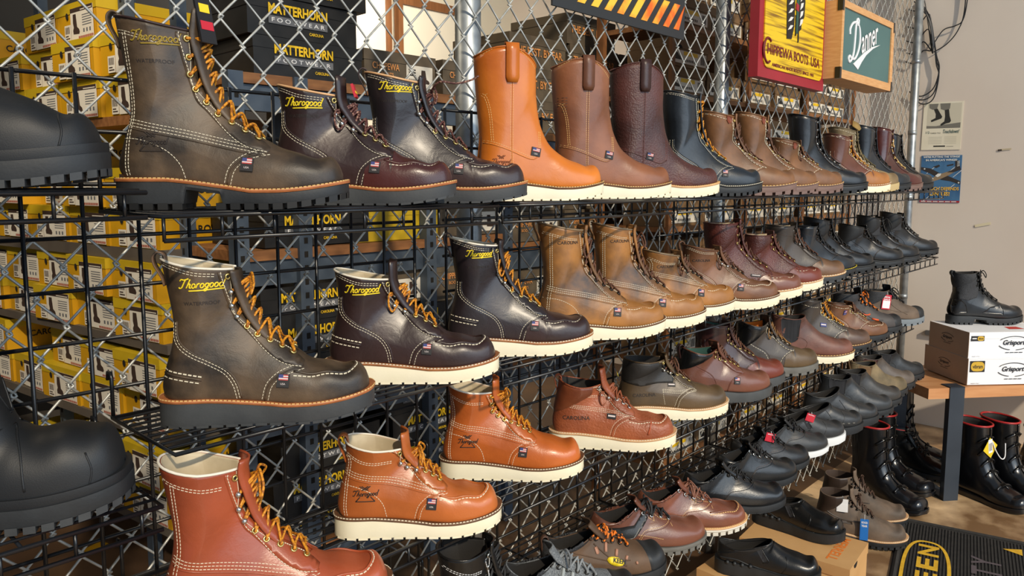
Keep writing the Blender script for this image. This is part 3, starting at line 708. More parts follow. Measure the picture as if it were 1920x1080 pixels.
add_text(tx, 'CAROLINA', face_M((.17, .14, .1286), (1, 0, 0), (0, 1, 0)), w=.17, bold=.02)
first = {}
def put(kind, name, loc, rz, label, group, build):
    if kind not in first:
        o = build(); o.name = name; first[kind] = o
    else: o = copy_tree(first[kind])
    o.location = loc; o.rotation_euler = (0, 0, rz); tag(o, label, 'box', group); return o
def b_yellow():
    o = yb.build('boot_box', [M_yel, M_ylw2]); lb.build('picture_label', [M_lab, M_ink, M_haz, M_grey], o); hl.build('finger_hole', M_hole, o); tx.build('box_lettering', M_blkink, o); return o
NTH = ['first', 'second', 'third', 'fourth', 'fifth', 'sixth', 'seventh', 'eighth', 'ninth', 'tenth', 'eleventh', 'twelfth']
LV = ['lowest', 'second', 'third', 'fourth', 'top']
rack = empty('storage_rack', (0, 0, 0), 0, 'grey steel storage rack holding the yellow boot boxes behind the fence at left', 'rack')
P0 = Vector((.95, 1.2, 0)); Dv = Vector((-.135, .99, 0)); RZ = math.atan2(Dv.x * -1, Dv.y)   # rotation of rack: local y along Dv
RZ = math.atan2(-Dv.x, Dv.y)
TR = Matrix.Translation(P0) @ Matrix.Rotation(RZ, 4, 'Z')
def rk(mb, name, m): return mb.build(name, m, rack)
for z, h, nm in [(1.432, .03, 0), (1.0, .04, 1), (.712, .03, 1), (.41, .03, 1), (.10, .03, 1)]:
    m = MB(); m.box(-.004, .42, -.02, 1.75, z, z + h, 0, TR); rk(m, 'rack_shelf', M_greybd if nm else M_board)
for y in (-.03, .27, .88, 1.72):
    m = MB()
    for x in (.06, .40): m.box(x, x + .035, y - .018, y + .018, FZ, 2.0, 0, TR)
    o = rk(m, 'upright', M_steel); q = MB()
    for i in range(40): q.box(.0585, .0605, y - .005, y + .005, .08 + i * .045, .10 + i * .045, 0, TR)
    q.build('slots', M_hole, o)['kind'] = 'stuff'
for si, (z, nlev, ncol, snm) in enumerate([(1.462, 3, 6, 'top'), (1.04, 3, 6, 'second'), (.742, 2, 6, 'third'), (.44, 2, 6, 'fourth'), (.13, 2, 6, 'bottom')]):
    for c in range(ncol):
        for l in range(nlev):
            if (l == nlev - 1 and random.random() < .22) or (si == 1 and l == 2 and c % 2 == 1) or (si == 0 and l == 2 and c == 3) or (si == 4 and (l == 1 and c > 1 or c > 3)): continue
            p = P0 + Dv * (.005 + c * .291); j = random.uniform(-.05, .05); sx = random.uniform(-.03, .035) if l else random.uniform(-.01, .012)
            put('yellow', 'boot_box', (p.x + sx, p.y + random.uniform(0, .006), z + l * .129), RZ + random.uniform(-.035, .035), 'yellow boot box, %s column from the fence, %s level, %s rack shelf' % (NTH[c], LV[l], snm), 'yellow boot boxes on the rack', b_yellow)
# single box sitting on the floor edge near the fence
# middle rack, parallel to the fence --------------------------------
rack2 = empty('storage_rack', (0, 0, 0), 0, 'blue-grey steel storage rack holding black and taupe boot boxes behind the fence', 'rack')
RY = .85
for x0, x1, z, m_ in [(1.03, 2.12, 1.53, 1), (1.03, 2.12, 1.022, 1), (1.03, 2.12, .56, 0), (1.03, 2.12, .07, 0), (2.12, 3.3, 1.42, 1), (2.12, 3.3, .98, 1), (2.12, 3.3, .5, 0)]:
    m = MB(); m.box(x0, x1, RY - .01, RY + .42, z, z + .03); o = m.build('rack_shelf', M_board, rack2); q = MB(); q.box(x0, x1, RY + .0, RY + .03, z - .075, z - .002); q.build('shelf_beam', M_steel, o)
for x in (1.03, 1.235, 1.735, 2.13, 3.28):
    m = MB(); m.box(x - .022, x + .022, RY - .022, RY + .016, FZ, 1.56 if x < 2 else 1.5); m.box(x - .022, x + .022, RY + .39, RY + .42, FZ, 1.56 if x < 2 else 1.5); o = m.build('upright', M_steel, rack2)
    q = MB()
    for i in range(34): q.box(x - .006, x + .006, RY - .0235, RY - .0215, .1 + i * .042, .118 + i * .042)
    q.build('slots', M_hole, o)['kind'] = 'stuff'
def b_black():
    o = box_mesh(.375, .33, .112).build('boot_box', [M_blk, M_blk]); t = MB(); FM = lambda x, z: face_M((x, -.0042, z), (1, 0, 0), (0, 0, 1))
    add_text(t, 'MATTERHORN', FM(.165, .079), w=.20, h=.030, bold=.035); t.build('brand_lettering', M_yink, o); t = MB(); add_text(t, 'CAROLINA', FM(.225, .021), w=.05, h=.009, bold=.02); t.build('maker_lettering', M_yink, o)
    q = MB(); q.box(.065, .265, -.0034, -.0024, .036, .058); q.build('grey_strip', M_grey, o); t = MB(); add_text(t, 'F O O T W E A R', FM(.165, .047), w=.18, h=.012, bold=.012); t.build('white_lettering', M_wink, o); return o
for i, (x, z, j) in enumerate([(1.105, 1.56, 0), (1.09, 1.674, .015), (1.12, 1.788, -.02), (1.12, 1.054, .01), (1.10, .94 - .344, 0), (1.12, .708, .02), (1.10, .82, -.01), (1.50, .592, .01), (1.52, .704, -.02), (1.14, .1, .01), (1.12, .212, -.02), (1.15, .324, .02), (1.57, .1, -.02), (1.55, .212, .02), (1.58, .324, 0), (1.56, .436, .01)]):
    put('black', 'boot_box', (x, RY + .015, z + .002), j, 'black boot box with yellow lettering, %s, on the middle rack' % ['top shelf lowest', 'top shelf middle', 'top shelf uppermost', 'second shelf', 'third shelf lowest left', 'third shelf second left', 'third shelf uppermost left', 'third shelf lowest right', 'third shelf second right', 'bottom shelf lowest left', 'bottom shelf second left', 'bottom shelf top left', 'bottom shelf lowest right', 'bottom shelf second right', 'bottom shelf third right', 'bottom shelf top right'][i], 'black boot boxes on the middle rack', b_black)
def b_plainyellow():
    o = box_mesh(.36, .3, .118).build('boot_box', [M_ylw2, M_ylw2]); q = MB(); q.prism([(.26 + .012 * math.cos(a), .014 + .016 * math.sin(a)) for a in np.linspace(0, 3.14, 10)], -.0035, -.003); q.build('finger_hole', M_hole, o); return o
put('py', 'boot_box', (1.455, RY + .02, 1.054), 0, 'plain yellow boot box side-on beside the black box on the middle rack shelf', None, b_plainyellow)
def b_taupe(s1, s2=None, w=.34, h=.125):
    def f():
        o = box_mesh(w, .32, h).build('boot_box', [M_carddk, M_carddk]); t = MB(); add_text(t, s1, face_M((w / 2, -.0042, h * .5), (1, 0, 0), (0, 0, 1)), w=w * .88, h=.032, bold=.02); t.build('copper_lettering', M_orink, o); return o
    return f
def b_chip():
    o = box_mesh(.30, .33, .12).build('boot_box', [M_carddk, M_carddk]); t = MB(); add_text(t, 'CHIPPEWA', face_M((.085, -.0042, .07), (1, 0, 0), (0, 0, 1)), w=.11, h=.022, bold=.01); add_text(t, 'BOOTS', face_M((.09, -.0042, .045), (1, 0, 0), (0, 0, 1)), w=.05, bold=.01); t.build('copper_lettering', M_orink, o)
    q = MB(); q.box(.17, .285, -.0036, -.0026, .012, .085, 0)
    for k in range(8): q.box(.18 + k * .004, .1815 + k * .004, -.0042, -.0036, .018, .04, 1)
    for k in range(3): q.box(.18, .21, -.0042, -.0036, .05 + k * .009, .054 + k * .009, 1)
    q.prism([(.22 + x * .06, .02 + y * .055) for x, y in BOOTSIL], -.0042, -.0036, 2); q.build('white_label', [M_lab, M_blkink, M_ink], o); return o
CH = [(1.49, 1.562), (1.82, 1.45 - 1.45 + 1.562), (1.80, 1.054), (1.82, 1.176), (1.77, 1.298), (1.80, .595), (1.79, .717), (1.77, .839), (2.16, 1.012), (2.15, 1.134), (2.18, 1.256), (2.5, 1.012), (2.49, 1.134), (2.16, .532), (2.14, .654), (2.17, .776), (2.49, .532), (2.5, .654), (2.84, 1.012), (2.86, 1.134), (2.83, .532), (2.85, .654), (1.43, .83), (1.8, .1), (1.82, .222), (1.79, .344)]
CC = [1.43, 1.8, 2.15, 2.5, 2.85]; cnt = {}
for i, (x, z) in enumerate(sorted(CH, key=lambda p: p[1])):
    q = min(range(5), key=lambda k: abs(CC[k] - x)); cnt[q] = cnt.get(q, 0) + 1
    put('chip', 'boot_box', (x, RY + random.uniform(.0, .03), z + .001), random.uniform(-.02, .02), 'taupe boot box with copper logo, %s stack from the left, %s box up, middle rack' % (NTH[q], NTH[cnt[q] - 1]), 'taupe boot boxes on the middle rack', b_chip)
for i, (s_, x, z) in enumerate([('THE BEST. BY FAR.', 2.16, 1.692 - .125 - .125 + .012), ('THE BEST. BY FAR.', 2.15, 1.58), ('THE BEST. BY FAR.', 2.17, 1.706), ('THE BEST. BY FAR.', 2.55, 1.454), ('THE BEST. BY FAR.', 2.53, 1.58), ('THE BEST. BY FAR.', 2.54, 1.706), ('THE BEST. BY FAR.', 2.52, 1.832), ('EST. 1901', 2.91, 1.454), ('EST. 1901', 2.92, 1.58), ('EST. 1901', 2.90, 1.706)]):
    put(s_, 'boot_box', (x, RY + .012, z), 0, 'dark taupe box lettered %s, %s up in the %s stack' % (s_.lower(), LV[[0, 1, 2, 0, 1, 2, 3, 0, 1, 2][i]], ['left', 'left', 'left', 'centre', 'centre', 'centre', 'centre', 'right', 'right', 'right'][i]), 'dark boxes lettered in copper', b_taupe(s_))
# right rack close behind the fence ---------------------------------
rack3 = empty('storage_rack', (0, 0, 0), 0, 'wooden storage rack of brown shoe boxes at the right end behind the fence', 'rack')
for z in (.06, .5, .78, 1.05, 1.32, 1.59, 1.86):
    m = MB(); m.box(2.63, 4.58, .42, .76, z, z + .02); m.build('rack_shelf', M_board, rack3)
for x in (2.615, 3.27, 3.92, 4.59):
    m = MB(); m.box(x - .012, x + .012, .405, .42, FZ, 2.05); m.box(x - .012, x + .012, .735, .77, FZ, 2.05); m.box(x - .012, x + .012, .42, .735, 1.97, 2.0); m.build('upright', M_trim, rack3)
def b_shoe():
    o = box_mesh(.30, .2, .105).build('shoe_box', [M_card, M_card]); q = MB(); q.box(.02, .28, -.0036, -.0026, .012, .062, 0); q.box(.10, .21, -.0042, -.0036, .045, .060, 1)
    q.prism([(.03 + x * .06, .022 + y * .03) for x, y in [(0, .1), (1, .1), (1, .4), (.6, .6), (.35, 1), (0, 1)]], -.0042, -.0036, 2)
    for k in range(8): q.box(.10 + k * .013, .107 + k * .013, -.0042, -.0036, .02, .03, 2)
    for k in range(6): q.box(.235 + k * .006, .238 + k * .006, -.0042, -.0036, .02, .055, 2)
    q.build('size_label', [M_lab, M_yink, M_blkink], o); h = MB(); h.prism([(.07 + .02 * math.cos(a), .07 + .014 * math.sin(a)) for a in np.linspace(0, 3.14, 10)], -.0036, -.003); h.build('finger_hole', M_hole, o); return o
k = 0
for zi, z in enumerate((.08, .52, .80, 1.07, 1.34, 1.61, 1.88)):
    for c in range(6):
        for l in range(2 if zi else 3):
            if random.random() < .12 and l == 1: continue
            x = [2.635, 2.945, 3.29, 3.60, 3.94, 4.25][c]
            put('shoe', 'shoe_box', (x + random.uniform(0, .012), .435 + random.uniform(0, .02), z + .0005 + l * .1055), 0, 'brown shoe box, %s column, %s level, %s shelf up, right rack' % (NTH[c], LV[l], NTH[zi]), 'brown shoe boxes on the right rack', b_shoe)

# signs on the fence ---------------------------------------------------
M_redw = mat('red_sign_board', (150, 26, 40), (160, 32, 46), .45, scale=10)
M_ysign = mat('yellow_woodgrain', (234, 192, 24), (120, 78, 12), .42, scale=6, detail=9, stretch=(.7, 1, 16), lo=.46, hi=.66)
M_dkred = mat('dark_red_letter', (110, 26, 22), None, .5); M_featw = mat('feather_white', (226, 222, 214), None, .6); M_featk = mat('feather_black', (28, 22, 20), None, .6); M_gr = mat('green_band', (40, 80, 66), None, .6)
sg = empty('boot_sign', (2.388, -.05, 1.597), R(.8), 'yellow wood-grain sign in a red frame with a feathered headdress and dark red lettering', 'sign')
m = MB(); m.box(0, .575, 0, .032, 0, .72); m.build('frame', M_redw, sg)
def rrect(x0, x1, z0, z1, r, n=5):
    P = []
    for cx, cz, a in [(x1 - r, z1 - r, 0), (x0 + r, z1 - r, 90), (x0 + r, z0 + r, 180), (x1 - r, z0 + r, 270)]:
        for i in range(n + 1): P.append((cx + r * math.cos(R(a + 90 * i / n)), cz + r * math.sin(R(a + 90 * i / n))))
    return P
m = MB(); m.prism(rrect(.035, .545, .034, .685, .03), -.004, .001); m.build('panel', M_ysign, sg)
m = MB(); SF = lambda x, z: face_M((x, -.0052, z), (1, 0, 0), (0, 0, 1))
add_text(m, 'HIPPEWA', SF(.162, .096), w=.208, h=.034, bold=.02); add_text(m, 'BOOTS', SF(.342, .096), w=.130, h=.034, bold=.02); add_text(m, 'USA', SF(.474, .096), w=.085, h=.034, bold=.02); add_text(m, 'AMERICAN MADE BOOTS SINCE 1901', SF(.28, .048), w=.366, h=.012, bold=.03)
m.tube([(.062 + .032 * math.cos(R(a)), -.005, .09 + .040 * math.sin(R(a))) for a in range(50, 310, 12)], .0042, 6); m.build('lettering', M_dkred, sg)
m = MB(); cx = .278; zo = .145
m.prism([(cx - .070, zo + .002), (cx - .030, zo + .006), (cx - .012, zo + .05), (cx - .010, zo + .16), (cx - .03, zo + .28), (cx - .085, zo + .28), (cx - .078, zo + .12)], -.0062, -.003, 0)
m.prism([(cx + .022, zo + .035), (cx + .050, zo + .05), (cx + .052, zo + .075), (cx + .074, zo + .096), (cx + .078, zo + .15), (cx + .05, zo + .28), (cx + .01, zo + .28), (cx + .012, zo + .1)], -.0062, -.003, 0)
for q in range(8): z = zo + .032 + q * .028; m.prism([(cx - .066, z), (cx - .040, z + .007), (cx - .022, z + .021), (cx - .044, z + .019)], -.0070, -.006, 1)
for q in range(7): z = zo + .058 + q * .028; m.prism([(cx + .034, z), (cx + .056, z + .014), (cx + .062, z + .03), (cx + .040, z + .024)], -.0070, -.006, 1)
m.prism([(cx + .004, zo + .03), (cx + .018, zo + .03), (cx + .022, zo + .12), (cx + .02, zo + .28), (cx + .0, zo + .28)], -.0072, -.006, 2); m.prism([(cx - .004, zo + .11), (cx + .02, zo + .105), (cx + .022, zo + .128), (cx - .002, zo + .134)], -.0076, -.0066, 3)
for a, c in ((.0, .02), (.024, .0)): m.prism([(cx + a, zo + c), (cx + a + .008, zo + c + .004), (cx + a + .004, zo + .09), (cx + a - .002, zo + .09)], -.0066, -.004, 0)
m.build('headdress', [M_featk, M_featw, M_gr, M_redw], sg)
M_plyw = mat('pale_plywood', (204, 150, 96), (216, 166, 112), .6, scale=9, stretch=(2, 2, 14)); M_teal = mat('teal_panel', (70, 104, 104), (78, 112, 110), .5, scale=4)
dn = empty('light_box_sign', (2.952, -.10, 1.643), R(.2), 'wooden box sign with teal panel and white script on the fence', 'sign')
m = MB(); m.box(0, .61, .006, .098, 0, .287); m.build('case', M_plyw, dn)
m = MB(); m.box(0, .61, -.006, .006, 0, .032); m.box(0, .61, -.006, .006, .262, .287); m.box(0, .022, -.0062, .006, .03, .262); m.box(.575, .61, -.0062, .006, .03, .262); m.build('front_frame', M_plyw, dn)
m = MB(); m.box(.022, .575, -.001, .006, .03, .262); m.build('panel', M_teal, dn)
m = MB(); DW = lambda P, r: m.tube([(x, -.0018, z) for x, z in cr(P, 6)], r, 6)
DW([(.178, .214), (.182, .238), (.166, .236), (.155, .205), (.150, .15), (.142, .105), (.122, .078), (.100, .070), (.092, .082), (.104, .092), (.125, .086), (.160, .088), (.192, .12), (.206, .16), (.196, .205), (.168, .224), (.125, .218), (.096, .192), (.096, .172)], .0052)
add_text(m, 'anner', face_M((.318, -.004, .178), (1, 0, .36), (-.36, 0, 1)), w=.205, h=.062, bold=.012, shear=.32)
m.prism([(.145, .066), (.198, .050), (.235, .082), (.285, .116), (.36, .150), (.446, .176), (.35, .156), (.26, .122)], -.0035, -.001); m.build('script', M_wink, dn)
for x, z in [(0, 0), (.61, 0), (0, .287), (.61, .287)]:
    sx = 1 if x == 0 else -1; sz = 1 if z == 0 else -1
    m = MB(); m.box(min(x - .002 * sx, x + .014 * sx), max(x - .002 * sx, x + .014 * sx), -.0075, .012, min(z - .002 * sz, z + .04 * sz), max(z - .002 * sz, z + .04 * sz)); m.build('corner_bracket', M_black, dn)
st_ = empty('striped_sign', (1.457, .04, 1.683), R(.4), 'black sign with slanted orange and yellow stripes hung high on the fence', 'sign')
m = MB(); m.box(0, .626, 0, .006, 0, .34); m.build('plate', mat('charcoal_plate', (40, 42, 44), None, .5), st_)
M_stripe = mat('orange_yellow_print', (226, 104, 30), (246, 196, 60), .5, scale=9, detail=9, lo=.42, hi=.6)
for i in range(10):
    x = .038 + i * .0582; m = MB(); m.prism([(x, .024), (x + .030, .024), (min(x + .093, .622), .098), (x + .062, .098)], -.0015, 0); m.build('stripe', M_stripe, st_)

# far wall --------------------------------------------------------------
XW = 4.617
def wall_M(y, z, rot=0): return Matrix.Translation((XW, y, z)) @ Matrix.Rotation(R(-90), 4, 'Z') @ Matrix.Rotation(R(90), 4, 'X') @ Matrix.Rotation(R(rot), 4, 'Z')
def poly_flat(mb, P, M, z, mi): mb.add([M @ Vector((x, y, z)) for x, y in P], [tuple(range(len(P)))], mi)
pm = [mat('aged_paper', (226, 216, 190), (234, 226, 204), .8, scale=6), mat('photo_grey', (120, 116, 106), None, .8), mat('photo_dark', (44, 42, 38), None, .8), mat('teal_ink', (40, 84, 84), None, .8), mat('photo_light', (206, 198, 176), None, .8)]
ps = empty('poster', (0, 0, 0), 0, 'cream vintage poster with two booted legs in black and white on the far wall', 'poster'); M = wall_M(-.048, 1.555, -.8)
m = MB(); m.box(-.096, .096, -.128, .128, -.001, .001, 0, M)
poly_flat(m, [(-.076, .0), (.088, .0), (.088, .12), (-.076, .12)], M, .0012, 4); poly_flat(m, [(-.076, -.012), (.088, -.012), (.088, .016), (.02, .008), (-.03, .0), (-.076, .002)], M, .0015, 1)
poly_flat(m, [(-.07, .12), (-.068, .098), (-.05, .088), (-.03, .094), (-.024, .12)], M, .0015, 1); poly_flat(m, [(-.016, .12), (-.012, .09), (.01, .082), (.032, .09), (.034, .12)], M, .0015, 1)
poly_flat(m, [(-.045, .09), (-.028, .094), (-.012, .066), (-.002, .05), (-.006, .04), (-.028, .032), (-.054, .022), (-.056, .032), (-.034, .044), (-.034, .064)], M, .0018, 2)
poly_flat(m, [(.008, .084), (.028, .088), (.034, .05), (.042, .026), (.036, .016), (.018, .012), (-.006, .0), (-.008, .01), (.01, .024), (.012, .05)], M, .0018, 2)
add_text(m, '1/2', M @ Matrix.Translation((-.068, -.034, .002)), w=.018, mi=3); add_text(m, 'YARD TO', M @ Matrix.Translation((-.03, -.038, .002)), w=.05, h=.007, mi=2); add_text(m, 'Touchdown!', M @ Matrix.Translation((.046, -.030, .002)), w=.078, h=.02, mi=3, shear=.3, bold=.01)
for i in range(5):
    poly_flat(m, [(-.062, -.058 - i * .0085), (.004, -.058 - i * .0085), (.004, -.061 - i * .0085), (-.062, -.061 - i * .0085)], M, .0014, 4); poly_flat(m, [(.016, -.058 - i * .0085), (.074, -.058 - i * .0085), (.074, -.061 - i * .0085), (.016, -.061 - i * .0085)], M, .0014, 4)
poly_flat(m, [(-.035, -.112), (.022, -.112), (.022, -.105), (-.035, -.105)], M, .0014, 2); poly_flat(m, [(.028, -.111), (.062, -.111), (.062, -.109), (.028, -.109)], M, .0014, 1)
m.build('printed_sheet', pm, ps)
pm = [mat('poster_blue', (50, 92, 134), (70, 116, 156), .7, scale=14), mat('plane_dark', (52, 46, 44), None, .7), mat('plane_tan', (150, 128, 100), None, .7), mat('poster_white', (232, 230, 222), None, .7), mat('poster_yellow', (232, 180, 60), None, .7), mat('poster_red', (170, 40, 44), None, .7)]
ps = empty('poster', (0, 0, 0), 0, 'blue wartime poster with a dark warplane and yellow lettering on the far wall', 'poster'); M = wall_M(-.055, 1.269, 0)
m = MB(); m.box(-.099, .099, -.128, .128, -.001, .001, 0, M)
poly_flat(m, [(-.097, -.127), (.099, -.127), (.099, -.117), (-.097, -.117)], M, .0013, 5)
for x, y in [(-.08, -.02), (-.02, -.06), (.05, -.045), (-.06, -.10), (.06, .06), (-.05, .05), (.02, -.09), (.08, .03)]: poly_flat(m, [(x - .02, y - .02), (x - .018, y - .021), (x + .022, y + .016), (x + .02, y + .018)], M, .0014, 3)
poly_flat(m, [(-.098, .066), (-.05, .058), (.0, .03), (.012, .012), (-.012, .008), (-.05, .03), (-.098, .052)], M, .0017, 1); poly_flat(m, [(.0, .004), (.03, .02), (.098, -.012), (.098, -.030), (.05, -.012), (.004, -.004)], M, .0017, 1)
poly_flat(m, [(-.058, -.012), (-.036, .008), (-.01, .024), (.04, .042), (.08, .062), (.085, .05), (.04, .02), (.0, .0), (-.03, -.012)], M, .0020, 2); poly_flat(m, [(.03, .036), (.07, .056), (.068, .10), (.082, .10), (.094, .06), (.098, .05), (.06, .036)], M, .0022, 1)
poly_flat(m, [(-.026, .018), (-.012, .03), (.004, .03), (.0, .018), (-.014, .01)], M, .0024, 3); poly_flat(m, [(-.04, .066), (-.01, .078), (-.004, .07), (-.02, .06)], M, .0017, 1); poly_flat(m, [(.028, .075), (.06, .082), (.06, .074), (.03, .068)], M, .0017, 1)
m.tube([M @ Vector((-.05 + .02 * math.cos(a), -.01 + .018 * math.sin(a), .002)) for a in np.linspace(.6, 5.6, 14)], .0014, 4, mi=3)
for x, y in ((-.08, .056), (.09, -.02)): poly_flat(m, [(x + (.006 if i % 2 == 0 else .0026) * math.sin(i * math.pi / 5), y + (.006 if i % 2 == 0 else .0026) * math.cos(i * math.pi / 5)) for i in range(10)], M, .0026, 3)
for k in range(4): poly_flat(m, [(.078, .068 + k * .008), (.09, .07 + k * .008), (.09, .073 + k * .008), (.078, .071 + k * .008)], M, .0026, 3)
TT = lambda s, x, y, w, h, mi: add_text(m, s, M @ Matrix.Translation((x, y, .003)), w=w, h=h, mi=mi, bold=.03)
TT("WE'RE PUTTING THE 'STINGS'", 0, .12, .178, .010, 3); TT("IN AMERICA'S WINGS!", 0, .103, .152, .011, 3); TT('SO MUCH DEPENDS', .0, -.052, .186, .018, 4); TT('ON US!', .0, -.08, .10, .022, 4); [poly_flat(m, [(-.09 + k * .03, -.124), (-.066 + k * .03, -.124), (-.066 + k * .03, -.120), (-.09 + k * .03, -.120)], M, .0018, 3) for k in range(6)]
m.build('printed_sheet', pm, ps)
M_cable = mat('black_cable', (34, 36, 40), None, .5)
cb = empty('cable_bundle', (4.60, 0, 0), 0, 'loosely coiled black cables hanging on the far wall beside the end post', 'cable'); rr = random.Random(3)
for k in range(8):
    dy = rr.uniform(-.02, .02); zb = 1.78 + .035 * k * (k / 5); m = MB()
    m.tube(cr([(0, .11 + dy, 2.2 + k * .005), (-.004 * k, .04, 2.13), (-.003 * k, .012, 2.02 - .004 * k), (0, .02, 1.96), (0, .06 + dy, zb + .12), (0, .10, zb + .06), (0, .15, zb + .07)] if k > 2 else [(0, .10, 2.24), (-.003, .04, 2.14), (-.003, .012, 2.02), (0, -.005, 1.93 - .02 * k), (0, -.022, 1.86 - .02 * k), (0, .0, 1.76 - .03 * k), (0, .06, 1.72 - .02 * k), (0, .12, 1.75)], 6), .0032, 6); m.build('cable', M_cable, cb)
m = MB(); m.tube(cr([(0, .015, 1.99), (0, -.03, 2.06), (0, -.085, 2.075), (0, -.12, 2.1), (0, -.135, 2.2), (0, -.14, 2.4)], 6), .003, 6); m.build('cable', M_cable, cb)
m = MB(); m.tube(cr([(0, .01, 1.95), (0, -.05, 1.985), (0, -.10, 2.05), (0, -.125, 2.15), (0, -.125, 2.4)], 6), .003, 6); m.build('cable', M_cable, cb)
m = MB(); M = wall_M(-.27, 1.028, 14); m.box(-.037, .037, -.007, .007, 0, .0008, 0, M); tag(m.build('tape_strip', mat('masking_tape', (222, 210, 176), None, .7)), 'short strip of masking tape stuck on the far wall right of the posters', 'tape')
m = MB(); M = wall_M(-.345, 1.42, 5); m.box(-.03, .03, -.004, .004, 0, .0006, 0, M); m.box(-.03, -.012, -.006, .003, .0006, .001, 1, M); tag(m.build('tape_scrap', [mat('old_tape', (196, 180, 148), None, .7), mat('paint_chip', (60, 50, 44), None, .8)]), 'small yellowed tape scrap with a dark chip higher on the far wall', 'tape')

# bench, boxes on it ------------------------------------------------------
BA = R(-39.6)
M_oak = mat('beech_bench', (206, 150, 102), (190, 130, 82), .42, scale=5, detail=8, stretch=(1, 9, 9)); M_leg = mat('slate_steel', (54, 62, 72), (60, 68, 78), .45, .4, scale=8)
bn = empty('bench', (3.183, -.414, 0), BA, 'wooden bench with dark steel flat-bar legs in front of the far wall', 'bench')
m = MB(); m.box(0, 1.0, 0, .357, .414, .456); m.build('seat', M_oak, bn)
for x in (.088, .86):
    m = MB(); m.box(x, x + .062, -.004, .02, 0, .459); m.box(x, x + .062, -.004, .05, .4565, .460); m.box(x, x + .062, .337, .361, 0, .459); m.box(x, x + .062, 0, .357, 0, .012); m.build('leg', M_leg, bn)
M_taupe = mat('taupe_print_card', (178, 152, 130), (188, 162, 140), .6, scale=5, detail=3)
def gbox(name, loc, w, d, h, label, big):
    o = empty(name, loc, R(-42.6), label, 'box', 'white printed boot boxes on the bench')
    m = MB(); m.box(0, w, 0, d, 0, h - .004, 0); m.box(-.0015, w + .0015, -.0015, d + .0015, h - .026 if not big else h - .004, h, 0); m.build('carton', M_wcard, o)
    m = MB(); m.box(-.0024, -.0012, -.001, d + .001, 0, h, 0); m.build('side_print', M_taupe, o)
    FM = lambda x, z: face_M((x, -.0026, z), (1, 0, 0), (0, 0, 1)); LM = lambda y, z: face_M((-.0034, y, z), (0, -1, 0), (0, 0, 1)); m = MB()
    for MM, cx, k in ((FM, .185, 1.0), (LM, d * .52, .62)):
        z = h * .56; add_text(m, 'Grisport', MM(cx, z), w=.092 * k, h=.026 * k, bold=.025, shear=.25)
        for a0, a1 in ((25, 155), (200, 262), (278, 340)): m.tube([(cx + .066 * k * math.cos(R(a)), -.0026, z + .027 * k * math.sin(R(a))) if MM is FM else (-.0034, cx - .066 * k * math.cos(R(a)), z + .027 * k * math.sin(R(a))) for a in range(a0, a1 + 1, 9)], .0013 * k, 5)
        [m.box(-.035 * k + q * .0185 * k, -.020 * k + q * .0185 * k, -.0014 * k, .0014 * k, 0, .0003, 0, MM(cx, z - .037 * k)) for q in range(4)]
    m.build('brand_print', mat('slate_ink', (40, 44, 52), None, .6), o); m = MB(); add_text(m, 'MADE IN ITALY', FM(.03, .006), w=.036, h=.004); m.build('origin_print', MATS['slate_ink'], o)
    m = MB(); w2, h2, zc = (.06, .044, h * .70) if big else (.054, .02, h * .76)
    m.box(.006, .006 + w2, -.0026, -.0014, zc - h2 / 2, zc + h2 / 2, 0); c = .006 + w2 * (.5 if big else .72); rx, rz = (w2 * .46, h2 * .44) if big else (w2 * .25, h2 * .46)
    m.prism([(c + rx * math.copysign(abs(math.cos(a)) ** .5, math.cos(a)), zc + rz * math.sin(a)) for a in np.linspace(0, 6.28, 17)[:-1]], -.0032, -.0026, 1); add_text(m, 'vibram', face_M((c, -.0036, zc), (1, 0, 0), (0, 0, 1)), w=rx * 1.5, h=rz * .8, mi=0, bold=.02)
    if not big: m.box(.01, .028, -.003, -.0026, zc - .002, zc + .002, 2)
    m.build('sole_badge', [M_tagblk, mat('badge_gold', (206, 166, 50), None, .4), M_wink], o)
    return o
gb = gbox('boot_box', (3.329, -.512, .4605), .36, .272, .1055, 'lower white boot box on the bench, with the big black and gold badge', True)
m = MB(); m.box(.305, .33, -.0026, -.0012, .04, .075); m.build('green_mark', mat('green_black_print', (40, 62, 60), None, .6), gb)
gb = gbox('boot_box', (3.336, -.508, .5665), .36, .245, .102, 'upper white boot box on the bench, carrying the black boot', False)
m = MB(); m.add([(.20, .05, .1024), (.265, .05, .1024), (.265, .10, .1024), (.215, .10, .1024)], [(0, 1, 2, 3)]); m.build('red_sticker', mat('red_sticker', (200, 60, 50), None, .5), gb)

# floor: mat, cartons -----------------------------------------------------
MA = math.atan2(-.977, .213)
M_mat = mat('black_ribbed_mat', (34, 32, 30), (46, 43, 40), .8, scale=60, bump=.4); M_ymat = mat('yellow_mat_print', (222, 176, 40), (204, 156, 30), .8, scale=40); M_pmat = mat('faded_purple_print', (84, 74, 78), None, .8)
fm = empty('floor_mat', (2.962, -.399, 0), MA, 'black ribbed floor mat with a yellow oval logo', 'mat')   # local x = e1, local y = -e2
m = MB(); m.box(0, .92, -1.4, 0, 0, .005); m.build('mat_base', M_mat, fm)
m = MB()
for k in range(88): x = .03 + k * .0098; m.box(x, x + .0055, -1.37, -.03, .005, .0078)
o = m.build('ribs', M_mat, fm); o['kind'] = 'stuff'
m = MB()
for a in (0, .92): m.tube([(abs(a - .012), -.012, .004), (abs(a - .012), -1.39, .004)], .009, 6)
m.tube([(0, -.012, .004), (.92, -.012, .004)], .009, 6); m.build('border', M_mat, fm)
m = MB(); n = 56; cxm, cym, ax, ay = .099, -.43, .072, .262; P = []
for i in range(n):
    a = 2 * math.pi * i / n; f = lambda t: math.copysign(abs(t) ** .72, t); P.append((f(math.cos(a)), f(math.sin(a))))
